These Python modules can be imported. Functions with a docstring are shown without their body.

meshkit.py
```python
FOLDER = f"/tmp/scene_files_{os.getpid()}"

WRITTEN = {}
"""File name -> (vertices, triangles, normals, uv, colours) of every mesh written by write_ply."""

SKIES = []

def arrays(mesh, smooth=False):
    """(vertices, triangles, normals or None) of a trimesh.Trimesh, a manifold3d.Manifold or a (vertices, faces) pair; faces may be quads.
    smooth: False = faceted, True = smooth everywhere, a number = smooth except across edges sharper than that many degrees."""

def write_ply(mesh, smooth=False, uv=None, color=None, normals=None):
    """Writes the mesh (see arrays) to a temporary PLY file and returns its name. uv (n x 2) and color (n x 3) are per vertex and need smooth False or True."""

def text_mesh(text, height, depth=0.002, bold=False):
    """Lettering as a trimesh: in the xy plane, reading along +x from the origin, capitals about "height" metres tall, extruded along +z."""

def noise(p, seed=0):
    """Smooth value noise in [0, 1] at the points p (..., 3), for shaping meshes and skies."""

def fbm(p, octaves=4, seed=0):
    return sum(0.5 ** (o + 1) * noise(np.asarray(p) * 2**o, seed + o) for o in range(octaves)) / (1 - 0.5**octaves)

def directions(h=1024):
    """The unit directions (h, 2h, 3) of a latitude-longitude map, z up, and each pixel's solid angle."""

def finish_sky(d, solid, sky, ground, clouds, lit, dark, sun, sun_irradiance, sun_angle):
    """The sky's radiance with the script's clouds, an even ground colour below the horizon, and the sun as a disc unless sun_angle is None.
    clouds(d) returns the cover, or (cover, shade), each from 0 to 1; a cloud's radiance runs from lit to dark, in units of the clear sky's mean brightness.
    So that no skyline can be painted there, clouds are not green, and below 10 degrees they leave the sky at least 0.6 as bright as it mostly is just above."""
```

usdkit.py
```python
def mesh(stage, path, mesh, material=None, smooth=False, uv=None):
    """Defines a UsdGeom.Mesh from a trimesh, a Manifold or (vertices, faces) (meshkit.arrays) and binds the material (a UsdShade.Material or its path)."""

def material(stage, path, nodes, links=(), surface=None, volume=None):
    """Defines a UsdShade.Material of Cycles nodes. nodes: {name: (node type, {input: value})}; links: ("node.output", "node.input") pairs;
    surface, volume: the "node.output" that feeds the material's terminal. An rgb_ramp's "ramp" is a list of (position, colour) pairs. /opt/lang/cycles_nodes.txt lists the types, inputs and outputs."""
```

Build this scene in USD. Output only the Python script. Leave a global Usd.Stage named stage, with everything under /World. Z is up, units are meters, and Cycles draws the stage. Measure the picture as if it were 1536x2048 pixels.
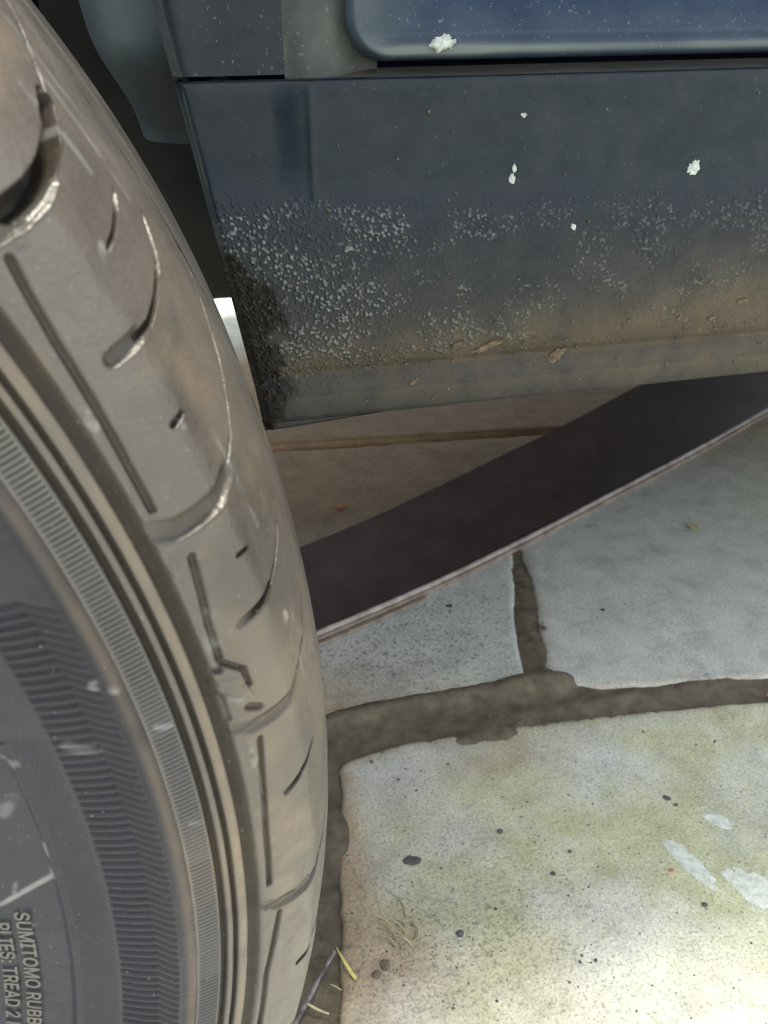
import math, random
import numpy as np, trimesh
import usdkit, meshkit
from pxr import Usd, UsdGeom, UsdLux, UsdShade, Gf, Sdf, Vt
from scipy.interpolate import PchipInterpolator
from shapely.geometry import Polygon

stage = Usd.Stage.CreateInMemory()
UsdGeom.SetStageUpAxis(stage, 'Z'); UsdGeom.SetStageMetersPerUnit(stage, 1.0)
UsdGeom.Xform.Define(stage, '/World'); UsdGeom.Scope.Define(stage, '/World/Looks')
random.seed(7); RNG = np.random.default_rng(7)
rad = math.radians

# ------------------------------------------------------------------ camera
PITCH, YAW, ROLL, CAM_Z = rad(28.517), rad(12.354), rad(-0.898), 0.52989
fw = np.array([math.sin(YAW)*math.cos(PITCH), math.cos(YAW)*math.cos(PITCH), -math.sin(PITCH)])
rt = np.cross(fw, [0, 0, 1]); rt /= np.linalg.norm(rt); up = np.cross(rt, fw)
rt, up = math.cos(ROLL)*rt + math.sin(ROLL)*up, math.cos(ROLL)*up - math.sin(ROLL)*rt
cam = UsdGeom.Camera.Define(stage, '/World/camera')
cam.AddTransformOp().Set(Gf.Matrix4d(*rt, 0, *up, 0, *(-fw), 0, 0, 0, CAM_Z, 1))
cam.CreateHorizontalApertureAttr(36.0); cam.CreateFocalLengthAttr(36.0*1800/1536)
cam.CreateFStopAttr(32.0); cam.CreateFocusDistanceAttr(0.36)
cam.CreateClippingRangeAttr(Gf.Vec2f(0.01, 1000))
EXPOSURE = 2.7
cam.CreateExposureAttr(EXPOSURE)

# ------------------------------------------------------------------ sky and sun (bright overcast with blue patches)
SUN_EL, SUN_AZ = rad(78), rad(20)         # azimuth = atan2(x, y) of the direction towards the sun
sun_dir = np.array([math.cos(SUN_EL)*math.sin(SUN_AZ), math.cos(SUN_EL)*math.cos(SUN_AZ), math.sin(SUN_EL)])
usdkit.material(stage, '/World/Looks/sky', {
    'sky': ('sky_texture', {'sky_type': 'single_scattering', 'sun_disc': False, 'sun_elevation': SUN_EL, 'sun_rotation': SUN_AZ}),
    'tc': ('texture_coordinate', {}),
    'n': ('noise_texture', {'scale': 2.2, 'detail': 5.0, 'roughness': 0.55}),
    'r': ('rgb_ramp', {'ramp': [(0.38, (0.15,)*3), (0.62, (1.0,)*3)]}),
    'm': ('mix', {'color2': (10.1, 10.5, 10.3)}),
    'b': ('background_shader', {'strength': 0.05}),
}, [('tc.generated', 'n.vector'), ('n.fac', 'r.fac'), ('r.color', 'm.fac'), ('sky.color', 'm.color1'), ('m.color', 'b.color')], surface='b.background')
dome = UsdLux.DomeLight.Define(stage, '/World/sky')
UsdShade.MaterialBindingAPI.Apply(dome.GetPrim()).Bind(UsdShade.Material.Get(stage, '/World/Looks/sky'))
dome.GetPrim().SetCustomDataByKey('kind', 'structure')
sun = UsdLux.DistantLight.Define(stage, '/World/sun')
sun.CreateNormalizeAttr(True); sun.CreateIntensityAttr(0.4); sun.CreateAngleAttr(16.0); sun.CreateColorAttr(Gf.Vec3f(1.0, 0.955, 0.80))
z = sun_dir; x = np.cross([0, 0, 1], z); x /= np.linalg.norm(x); y = np.cross(z, x)
sun.AddTransformOp().Set(Gf.Matrix4d(*x, 0, *y, 0, *z, 0, 0, 0, 5, 1))

# ------------------------------------------------------------------ helpers
def free(parent, name):
    p, k = f'{parent}/{name}', 0
    while stage.GetPrimAtPath(p):
        k += 1; p = f'{parent}/{name}_{k:03d}'
    return p

def tag(prim, label=None, category=None, group=None, kind=None):
    for k, v in (('label', label), ('category', category), ('group', group), ('kind', kind)):
        if v: prim.SetCustomDataByKey(k, v)

def thing(name, label=None, category=None, loc=(0, 0, 0), rotz=0.0, group=None, kind=None):
    xf = UsdGeom.Xform.Define(stage, free('/World', name))
    xf.AddTranslateOp().Set(Gf.Vec3d(*map(float, loc)))
    if rotz: xf.AddRotateZOp().Set(math.degrees(rotz))
    tag(xf.GetPrim(), label, category, group, kind)
    return xf.GetPrim()

def sub(parent, name, label=None):
    xf = UsdGeom.Xform.Define(stage, free(str(parent.GetPath()), name)); tag(xf.GetPrim(), label)
    return xf.GetPrim()

def obj(name, mesh, mat, parent=None, smooth=False, label=None, attrs=None, normals=None):
    """one Mesh prim; attrs: {primvar: per-vertex floats}"""
    path = free(str(parent.GetPath()) if parent else '/World', name)
    if attrs or normals is not None:
        v, f = np.asarray(mesh[0], float), np.asarray(mesh[1], int)
        if f.shape[1] == 4: f = np.vstack([f[:, [0, 1, 2]], f[:, [0, 2, 3]]])
        if normals is None and smooth:
            v, f, normals = meshkit.arrays((v, f), True)
        m = usdkit.mesh(stage, path, (v, f), MAT[mat])
        if normals is not None:
            m.CreateNormalsAttr(Vt.Vec3fArray.FromNumpy(np.asarray(normals, np.float32))); m.SetNormalsInterpolation('vertex')
        for k, a in (attrs or {}).items():
            UsdGeom.PrimvarsAPI(m).CreatePrimvar(k, Sdf.ValueTypeNames.FloatArray, 'vertex').Set(Vt.FloatArray.FromNumpy(np.asarray(a, np.float32)))
    else:
        m = usdkit.mesh(stage, path, mesh, MAT[mat], smooth=smooth)
    if label: tag(m.GetPrim(), label)
    return m.GetPrim()

def grid_faces(n, m):
    i, j = np.meshgrid(np.arange(n-1), np.arange(m-1), indexing='ij')
    a = (i*m + j).ravel()
    return np.stack([a, a+m, a+m+1, a+1], 1)

def smst(a, b, x):
    t = np.clip((np.asarray(x, float)-a)/(b-a), 0, 1); return t*t*(3-2*t)

def join(parts):
    vs, fs, o = [], [], 0
    for v, f in parts:
        v, f = np.asarray(v), np.asarray(f)
        if f.shape[1] == 4: f = np.vstack([f[:, [0, 1, 2]], f[:, [0, 2, 3]]])
        vs.append(v); fs.append(f+o); o += len(v)
    return np.vstack(vs), np.vstack(fs)

def box(x0, x1, y0, y1, z0, z1):
    b = trimesh.creation.box((x1-x0, y1-y0, z1-z0)); b.apply_translation(((x0+x1)/2, (y0+y1)/2, (z0+z1)/2)); return b

def tube(points, radii, n=7):
    P = np.asarray(points, float); R = np.broadcast_to(radii, (len(P),)); T = np.gradient(P, axis=0)
    V = []
    for p, t, r in zip(P, T, R):
        t = t/np.linalg.norm(t); a = np.cross(t, [0.3, 0.2, 1]); a /= np.linalg.norm(a); b = np.cross(t, a)
        th = np.linspace(0, 2*np.pi, n, endpoint=False)[:, None]
        V.append(p + r*(np.cos(th)*a + np.sin(th)*b))
    V = np.vstack(V); F = []
    for i in range(len(P)-1):
        for k in range(n):
            F.append((i*n+k, i*n+(k+1) % n, (i+1)*n+(k+1) % n, (i+1)*n+k))
    F = np.array(F); F = np.vstack([F[:, [0, 1, 2]], F[:, [0, 2, 3]]])
    caps = [(0, k+1, k) for k in range(1, n-1)] + [((len(P)-1)*n, (len(P)-1)*n+k, (len(P)-1)*n+k+1) for k in range(1, n-1)]
    return V, np.vstack([F, caps])

# ------------------------------------------------------------------ materials
MAT = {}
def material(name, nodes, links, surface='p.BSDF'):
    MAT[name] = usdkit.material(stage, f'/World/Looks/{name}', nodes, links, surface=surface)

def simple(name, c1, c2, scale=40.0, rough=0.6, spec=0.5, bump=0.0, bscale=None, detail=5.0, metallic=0.0, dist=0.0005, lo=0.35, hi=0.65, coat=0.0):
    n = {'g': ('geometry', {}), 'n': ('noise_texture', {'scale': scale, 'detail': detail, 'roughness': 0.6}),
         'r': ('rgb_ramp', {'ramp': [(lo, c1), (hi, c2)]}),
         'p': ('principled_bsdf', {'roughness': rough, 'specular_ior_level': spec, 'metallic': metallic, 'coat_weight': coat})}
    l = [('g.position', 'n.vector'), ('n.fac', 'r.fac'), ('r.color', 'p.base_color')]
    if bump:
        n['n2'] = ('noise_texture', {'scale': bscale or scale*3, 'detail': 4.0}); n['b'] = ('bump', {'strength': bump, 'distance': dist})
        l += [('g.position', 'n2.vector'), ('n2.fac', 'b.height'), ('b.normal', 'p.normal')]
    material(name, n, l)

def rubber(name, dark, mid, dust_sheen, dust_amt, rough=0.62, ochre=0.4, spec=0.5):
    """worn tyre rubber: dark rubber, patchy pale dusting, brownish grime with painted groove shade where the mesh says so (primvar 'grime')"""
    material(name, {
        'g': ('geometry', {}),
        'n1': ('noise_texture', {'scale': 55.0, 'detail': 6.0, 'roughness': 0.65}),
        'n2': ('noise_texture', {'scale': 9.0, 'detail': 3.0}),
        'n3': ('noise_texture', {'scale': 900.0, 'detail': 3.0}),
        'n4': ('noise_texture', {'scale': 24.0, 'detail': 5.0}),
        'r1': ('rgb_ramp', {'ramp': [(0.3, dark), (0.7, mid)]}),
        'r2': ('rgb_ramp', {'ramp': [(0.35, (0.15,)*3), (0.62, (1.0,)*3)]}),
        'r4': ('rgb_ramp', {'ramp': [(0.58, (0.0,)*3), (0.75, (ochre,)*3)]}),
        'a': ('attribute', {'attribute': 'grime_shade'}),
        'oc': ('attribute', {'attribute': 'ochre'}), 'mr': ('mix', {'color2': (0.155, 0.113, 0.076)}),
        'dm': ('math', {'math_type': 'multiply', 'value2': dust_amt, 'use_clamp': True}),
        'm1': ('mix', {'color2': dust_sheen}),
        'mo': ('mix', {'color2': (0.18, 0.125, 0.075)}),
        'm2': ('mix', {'color2': (0.014, 0.011, 0.008)}),  # near-black groove shade painted in along with the grime
        'sp': ('rgb_ramp', {'ramp': [(0.69, (0.0,)*3), (0.77, (.8,)*3)]}),
        'm3': ('mix', {'color2': (0.17, 0.165, 0.15)}), 'sc': ('attribute', {'attribute': 'scuff_glint'}), 'm4': ('mix', {'color2': (0.17, 0.168, 0.16)}),
        'rr': ('rgb_ramp', {'ramp': [(0.3, (rough-0.12,)*3), (0.7, (rough+0.1,)*3)]}),
        'b': ('bump', {'strength': 0.35, 'distance': 0.0005}),
        'b2': ('bump', {'strength': 0.3, 'distance': 0.0022}),
        'sl': ('math', {'math_type': 'multiply_add', 'value2': -spec, 'value3': spec, 'use_clamp': True}), 'p': ('principled_bsdf', {}),
    }, [('a.fac', 'sl.value1'), ('sl.value', 'p.specular_ior_level'), ('g.position', 'n1.vector'), ('g.position', 'n2.vector'), ('g.position', 'n3.vector'), ('g.position', 'n4.vector'), ('n1.fac', 'r1.fac'), ('n2.fac', 'r2.fac'),
        ('r2.color', 'dm.value1'), ('dm.value', 'm1.fac'), ('r1.color', 'm1.color1'),
        ('n4.fac', 'r4.fac'), ('r4.color', 'mo.fac'), ('m1.color', 'mo.color1'),
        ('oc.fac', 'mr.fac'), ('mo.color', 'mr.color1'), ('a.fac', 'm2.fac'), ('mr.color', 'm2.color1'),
        ('n3.fac', 'sp.fac'), ('sp.color', 'm3.fac'), ('m2.color', 'm3.color1'), ('sc.fac', 'm4.fac'), ('m3.color', 'm4.color1'), ('m4.color', 'p.base_color'),
        ('n1.fac', 'rr.fac'), ('rr.color', 'p.roughness'), ('n3.fac', 'b.height'), ('n1.fac', 'b2.height'), ('b2.normal', 'b.normal'), ('b.normal', 'p.normal')])

rubber('tread_rubber', (0.013, 0.013, 0.0125), (0.042, 0.039, 0.035), (0.098, 0.081, 0.066), 0.62, rough=0.40, ochre=.25)
rubber('sidewall_rubber', (0.005, 0.0055, 0.0085), (0.012, 0.012, 0.016), (0.032, 0.031, 0.036), 0.4, rough=0.40, ochre=0.0, spec=.24)
rubber('band_rubber', (0.022, 0.022, 0.023), (0.044, 0.043, 0.042), (0.095, 0.085, 0.073), 0.6, rough=0.5, ochre=0.25)

# car plastics and paint
material('sill_plastic', {
    'g': ('geometry', {}),
    'grime_shade': ('attribute', {'attribute': 'dirt'}), 'goop': ('attribute', {'attribute': 'goop'}), 'tex': ('attribute', {'attribute': 'texture'}), 'grn': ('attribute', {'attribute': 'grain'}), 'm5': ('mix', {'color2': (0.082, 0.088, 0.086)}), 'gi': ('math', {'math_type': 'multiply_add', 'value2': -0.6, 'value3': 1.0}), 'sg': ('math', {'math_type': 'multiply'}),
    'n': ('noise_texture', {'scale': 45.0, 'detail': 6.0, 'roughness': 0.65}),
    'nf': ('noise_texture', {'scale': 420.0, 'detail': 5.0, 'roughness': 0.75}),
    'base': ('rgb_ramp', {'ramp': [(0.3, (0.0028, 0.0056, 0.0090)), (0.7, (0.0070, 0.0115, 0.0160))]}),
    'mud': ('rgb_ramp', {'ramp': [(0.3, (0.024, 0.0195, 0.0145)), (0.7, (0.056, 0.043, 0.028))]}),
    'md': ('math', {'math_type': 'multiply_add', 'value2': 0.4, 'value3': -0.22}),
    'mf': ('math', {'math_type': 'add', 'use_clamp': True}),
    'm1': ('mix', {}),
    'sp': ('rgb_ramp', {'ramp': [(0.63, (0.0,)*3), (0.72, (0.8,)*3)]}),
    'm2': ('mix', {'color2': (0.10, 0.10, 0.09)}),
    'm3': ('mix', {'color2': (0.0070, 0.0055, 0.0045)}),
    'v': ('voronoi_texture', {'feature': 'smooth_f1', 'scale': 800.0, 'smoothness': 0.5}),
    'v2': ('noise_texture', {'scale': 330.0, 'detail': 3.0, 'roughness': 0.6}),
    'hv': ('math', {'math_type': 'subtract'}),
    'h': ('math', {'math_type': 'multiply'}),
    'b': ('bump', {'strength': 0.35, 'distance': 0.0007}),
    'rr': ('rgb_ramp', {'ramp': [(0.3, (0.28,)*3), (0.7, (0.45,)*3)]}),
    'sl': ('math', {'math_type': 'multiply_add', 'value2': 0.5, 'value3': 0.22}), 'p': ('principled_bsdf', {}),
}, [('g.position', 'n.vector'), ('g.position', 'nf.vector'), ('g.position', 'v.vector'), ('g.position', 'v2.vector'), ('n.fac', 'base.fac'), ('n.fac', 'mud.fac'),
    ('n.fac', 'md.value1'), ('grime_shade.fac', 'mf.value1'), ('md.value', 'mf.value2'), ('mf.value', 'm1.fac'),
    ('base.color', 'm1.color1'), ('mud.color', 'm1.color2'), ('nf.fac', 'sp.fac'), ('sp.color', 'm2.fac'), ('m1.color', 'm2.color1'),
    ('grn.fac', 'm5.fac'), ('m2.color', 'm5.color1'), ('goop.fac', 'm3.fac'), ('m5.color', 'm3.color1'), ('m3.color', 'p.base_color'),
    ('v2.fac', 'hv.value1'), ('v.distance', 'hv.value2'), ('hv.value', 'h.value1'), ('tex.fac', 'h.value2'), ('h.value', 'b.height'), ('b.normal', 'p.normal'),
    ('n.fac', 'rr.fac'), ('rr.color', 'p.roughness'), ('grn.fac', 'sl.value1'), ('goop.fac', 'gi.value1'), ('gi.value', 'sg.value1'), ('sl.value', 'sg.value2'), ('sg.value', 'p.specular_ior_level')])

def paint(name, c1, c2, rough, dust_sheen, coat=0.22):
    material(name, {
        'da': ('attribute', {'attribute': 'dust_sheen'}), 'md': ('mix', {'color2': (0.075, 0.092, 0.088)}),
        'g': ('geometry', {}), 'n': ('noise_texture', {'scale': 26.0, 'detail': 6.0, 'roughness': 0.65}), 'nf': ('noise_texture', {'scale': 480.0, 'detail': 4.0}),
        'base': ('rgb_ramp', {'ramp': [(0.3, c1), (0.7, c2)]}), 'df': ('rgb_ramp', {'ramp': [(0.42, (0.0,)*3), (0.75, (dust_sheen,)*3)]}),
        'sp': ('rgb_ramp', {'ramp': [(0.64, (0.0,)*3), (0.72, (0.5,)*3)]}),
        'm': ('mix', {'color2': (0.10, 0.10, 0.085)}), 'm2': ('mix', {'color2': (0.12, 0.12, 0.11)}),
        'p': ('principled_bsdf', {'roughness': rough, 'coat_weight': 0.0, 'specular_ior_level': coat})},
        [('g.position', 'n.vector'), ('g.position', 'nf.vector'), ('n.fac', 'base.fac'), ('n.fac', 'df.fac'), ('base.color', 'm.color1'), ('df.color', 'm.fac'),
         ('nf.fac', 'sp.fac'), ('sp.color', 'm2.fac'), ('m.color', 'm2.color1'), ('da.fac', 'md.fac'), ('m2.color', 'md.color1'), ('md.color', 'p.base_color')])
paint('fender_paint', (0.004, 0.006, 0.010), (0.009, 0.012, 0.017), 0.28, 0.06)
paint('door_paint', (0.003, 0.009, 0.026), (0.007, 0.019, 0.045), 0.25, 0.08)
paint('pillar_paint', (0.010, 0.014, 0.015), (0.026, 0.030, 0.028), 0.45, 0.25, 0.25)
simple('ledge_dirt', (0.012, 0.009, 0.006), (0.034, 0.025, 0.016), 60, 0.9, bump=.4)
simple('door_lip', (0.022, 0.034, 0.040), (0.070, 0.085, 0.085), 60, 0.38, bump=0.2)
simple('liner_plastic', (0.028, 0.040, 0.046), (0.046, 0.062, 0.068), 30, 0.5, bump=0.2, bscale=500)
simple('black_plastic', (0.0015, 0.0015, 0.0015), (0.003, 0.0027, 0.0025), 25, 0.9, spec=0.05)
simple('underbody', (0.008, 0.007, 0.006), (0.022, 0.019, 0.016), 14, 0.85)
simple('strut_metal', (0.012, 0.018, 0.045), (0.03, 0.04, 0.075), 30, 0.4)
simple('pale_hose', (0.10, 0.12, 0.14), (0.2, 0.22, 0.24), 80, 0.5)
simple('white_splash', (0.19, 0.205, 0.195), (0.36, 0.38, 0.35), 300, 0.75, bump=0.4, bscale=700)
simple('dried_mud', (0.050, 0.036, 0.022), (0.12, 0.086, 0.052), 260, 0.95, bump=0.6, bscale=900)
simple('rim_metal', (0.35, 0.35, 0.36), (0.5, 0.5, 0.5), 40, 0.35, metallic=0.8)
simple('board_dark', (0.034, 0.0245, 0.0240), (0.046, 0.034, 0.033), 34, 0.36, bump=0.2, bscale=300)
simple('board_edge_warm', (0.13, 0.095, 0.075), (0.25, 0.195, 0.16), 60, 0.7, bump=0.25, bscale=400)
simple('board_edge', (0.20, 0.165, 0.155), (0.36, 0.32, 0.30), 60, 0.6, bump=0.25, bscale=400)
simple('pebble_dark', (0.045, 0.045, 0.05), (0.10, 0.09, 0.085), 300, 0.85, bump=0.4, bscale=900)
simple('pebble_brown', (0.085, 0.062, 0.047), (0.15, 0.11, 0.08), 300, 0.9, bump=0.4, bscale=900)
simple('straw_yellow', (0.42, 0.36, 0.10), (0.60, 0.52, 0.2), 300, 0.7)
simple('straw_pale', (0.36, 0.30, 0.16), (0.52, 0.45, 0.27), 300, 0.8)
simple('twig_bark', (0.05, 0.045, 0.05), (0.22, 0.20, 0.20), 160, 0.85, bump=0.5, bscale=900)
simple('dead_grass', (0.16, 0.135, 0.08), (0.28, 0.25, 0.15), 200, 0.9)
simple('dull_orange', (0.30, 0.14, 0.06), (0.4, 0.2, 0.1), 200, 0.9)
simple('leaf_orange', (0.42, 0.115, 0.035), (0.58, 0.19, 0.06), 200, 0.8)
simple('lime_mortar', (0.40, 0.42, 0.36), (0.60, 0.62, 0.57), 160, 0.9, bump=0.7, bscale=500, dist=0.001)
simple('window_tint', (0.02, 0.025, 0.028), (0.03, 0.035, 0.04), 10, 0.05)

# paving: concrete whose colour drifts between grey, green algae film and cream wear with painted sun glow (primvars from the mesh say how much of each)
material('concrete', {
    'g': ('geometry', {}),
    'moss': ('attribute', {'attribute': 'moss'}), 'pale': ('attribute', {'attribute': 'pale'}), 'speck': ('attribute', {'attribute': 'speck'}), 'brown': ('attribute', {'attribute': 'brown'}),
    'n': ('noise_texture', {'scale': 30.0, 'detail': 7.0, 'roughness': 0.68}),
    'n2': ('noise_texture', {'scale': 11.0, 'detail': 5.0, 'roughness': 0.6}),
    'nf': ('noise_texture', {'scale': 480.0, 'detail': 4.0, 'roughness': 0.7}),
    'ns': ('noise_texture', {'scale': 260.0, 'detail': 5.0, 'roughness': 0.75, 'distortion': 0.6}),
    'base': ('rgb_ramp', {'ramp': [(0.3, (0.37, 0.378, 0.355)), (0.5, (0.50, 0.51, 0.48)), (0.72, (0.585, 0.592, 0.56))]}),
    'mossc': ('rgb_ramp', {'ramp': [(0.3, (0.345, 0.36, 0.215)), (0.7, (0.485, 0.495, 0.32))]}),
    'palec': ('rgb_ramp', {'ramp': [(0.3, (0.58, 0.57, 0.45)), (0.7, (0.72, 0.71, 0.59))]}),
    'brownc': ('rgb_ramp', {'ramp': [(0.3, (0.225, 0.145, 0.078)), (0.7, (0.39, 0.265, 0.150))]}),
    'mr': ('rgb_ramp', {'ramp': [(0.36, (0.0,)*3), (0.6, (1.0,)*3)]}),
    'mm': ('math', {'math_type': 'multiply', 'use_clamp': True}),
    'pr': ('rgb_ramp', {'ramp': [(0.36, (0.25,)*3), (0.62, (1.0,)*3)]}),
    'pm': ('math', {'math_type': 'multiply', 'use_clamp': True}),
    'm1': ('mix', {}), 'm2': ('mix', {}), 'm2b': ('mix', {}),
    'sr': ('rgb_ramp', {'ramp': [(0.53, (0.0,)*3), (0.61, (0.85,)*3)]}),
    'sm': ('math', {'math_type': 'multiply', 'use_clamp': True}),
    'm3': ('mix', {'color2': (0.075, 0.078, 0.09)}),
    'gr': ('rgb_ramp', {'ramp': [(0.30, (0.45,)*3), (0.46, (0.95,)*3), (0.55, (1.0,)*3), (0.75, (1.25,)*3)]}),
    'm4': ('mix', {'mix_type': 'multiply', 'fac': 1.0}), 'np': ('voronoi_texture', {'feature': 'f1', 'scale': 210.0}), 'nq': ('noise_texture', {'scale': 60.0, 'detail': 3.0}), 'pk': ('math', {'math_type': 'multiply_add', 'value2': 0.42, 'value3': -.145}), 'pd': ('math', {'math_type': 'less_than'}), 'm6': ('mix', {'mix_type': 'multiply', 'color2': (0.62, 0.58, 0.52)}),
    'b': ('bump', {'strength': 0.35, 'distance': 0.0012}), 'b2': ('bump', {'strength': 0.4, 'distance': 0.004}),
    'p': ('principled_bsdf', {'roughness': 0.8, 'specular_ior_level': 0.35}),
}, [('g.position', 'n.vector'), ('g.position', 'n2.vector'), ('g.position', 'nf.vector'), ('g.position', 'ns.vector'),
    ('n.fac', 'base.fac'), ('n.fac', 'mossc.fac'), ('n.fac', 'palec.fac'), ('n.fac', 'brownc.fac'),
    ('n2.fac', 'mr.fac'), ('mr.color', 'mm.value1'), ('moss.fac', 'mm.value2'), ('mm.value', 'm1.fac'), ('base.color', 'm1.color1'), ('mossc.color', 'm1.color2'),
    ('n.fac', 'pr.fac'), ('pr.color', 'pm.value1'), ('pale.fac', 'pm.value2'), ('pm.value', 'm2.fac'), ('m1.color', 'm2.color1'), ('palec.color', 'm2.color2'),
    ('brown.fac', 'm2b.fac'), ('m2.color', 'm2b.color1'), ('brownc.color', 'm2b.color2'),
    ('ns.fac', 'sr.fac'), ('sr.color', 'sm.value1'), ('speck.fac', 'sm.value2'), ('sm.value', 'm3.fac'), ('m2b.color', 'm3.color1'),
    ('nf.fac', 'gr.fac'), ('m3.color', 'm4.color1'), ('gr.color', 'm4.color2'), ('g.position', 'np.vector'), ('g.position', 'nq.vector'), ('nq.fac', 'pk.value1'), ('np.distance', 'pd.value1'), ('pk.value', 'pd.value2'), ('pd.value', 'm6.fac'), ('m4.color', 'm6.color1'), ('m6.color', 'p.base_color'),
    ('nf.fac', 'b.height'), ('n.fac', 'b2.height'), ('b2.normal', 'b.normal'), ('b.normal', 'p.normal')])
simple('soil', (0.078, 0.063, 0.043), (0.150, 0.122, 0.086), 75, 0.95, bump=0.45, bscale=620, detail=10, dist=0.001)

# ------------------------------------------------------------------ ground: soil under and between the paving slabs
def soil_height(X, Y):
    P = np.stack([X, Y, np.zeros_like(X)], -1)
    h = -0.0042 + 0.0035*(meshkit.fbm(P*30, 4, 3)-0.5) + 0.0011*(meshkit.fbm(P*230, 3, 9)-0.5)
    edge = meshkit.fbm(P*22, 3, 5)
    # earth spilling up over the slab edges beside the joints
    for (cx, cy, rx, ry, a) in ((0.205, 0.545, 0.036, 0.014, 0.0066), (0.26, 0.606, 0.03, 0.012, 0.008), (0.11, 0.60, 0.06, 0.010, 0.007), (0.36, 0.565, 0.12, 0.010, 0.004),
                                (0.066, 0.472, 0.014, 0.03, 0.0062), (0.185, 0.606, 0.05, 0.010, 0.008), (0.293, 0.67, 0.010, 0.05, 0.005), (.318, .76, .014, .06, .005), (0.29, 0.60, .02, .012, .008)):
        h = h + a*np.exp(-((X-cx)/rx)**2-((Y-cy)/ry)**2)*(0.5+edge)
    return h
nx, ny = 340, 290
gx = np.linspace(-0.05, 0.80, nx); gy = np.linspace(0.20, 0.92, ny)
X, Y = np.meshgrid(gx, gy, indexing='ij')
near = (np.stack([X, Y, soil_height(X, Y)], -1).reshape(-1, 3), grid_faces(nx, ny))
# the rest of the soil: four coarse sheets round the fine one, out to the horizon
def sheet(x0, x1, y0, y1):
    return [(x0, y0, -.012), (x1, y0, -.012), (x1, y1, -.012), (x0, y1, -.012)], [(0, 1, 2, 3)]
B = 60
obj('soil_ground', join([near, sheet(-B, B, -B, 0.2), sheet(-B, B, 0.92, B), sheet(-B, -0.05, 0.2, 0.92), sheet(0.80, B, 0.2, 0.92)]), 'soil', smooth=True).SetCustomDataByKey('kind', 'structure')

paving = thing('paving', kind='structure')
def ragged(poly, step=0.006, amp=0.0028, seed=0, r=0.012):
    p = Polygon(poly).buffer(-r).buffer(r)
    L = p.exterior.length; n = max(40, int(L/step))
    pts = np.array([p.exterior.interpolate(L*i/n).coords[0] for i in range(n)])
    q = np.c_[pts, np.full(n, seed*3.7)]
    d = np.stack([meshkit.fbm(q*48, 4, seed)-0.5, meshkit.fbm(q*48+91, 4, seed+3)-0.5], -1)
    d2 = np.stack([meshkit.fbm(q*9, 2, seed)-0.5, meshkit.fbm(q*9+91, 2, seed+3)-0.5], -1)
    return pts + amp*2*d + amp*2.2*d2 + amp*1.1*np.stack([meshkit.fbm(q*170, 3, seed+8)-0.5, meshkit.fbm(q*170+31, 3, seed+9)-0.5], -1)

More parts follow.
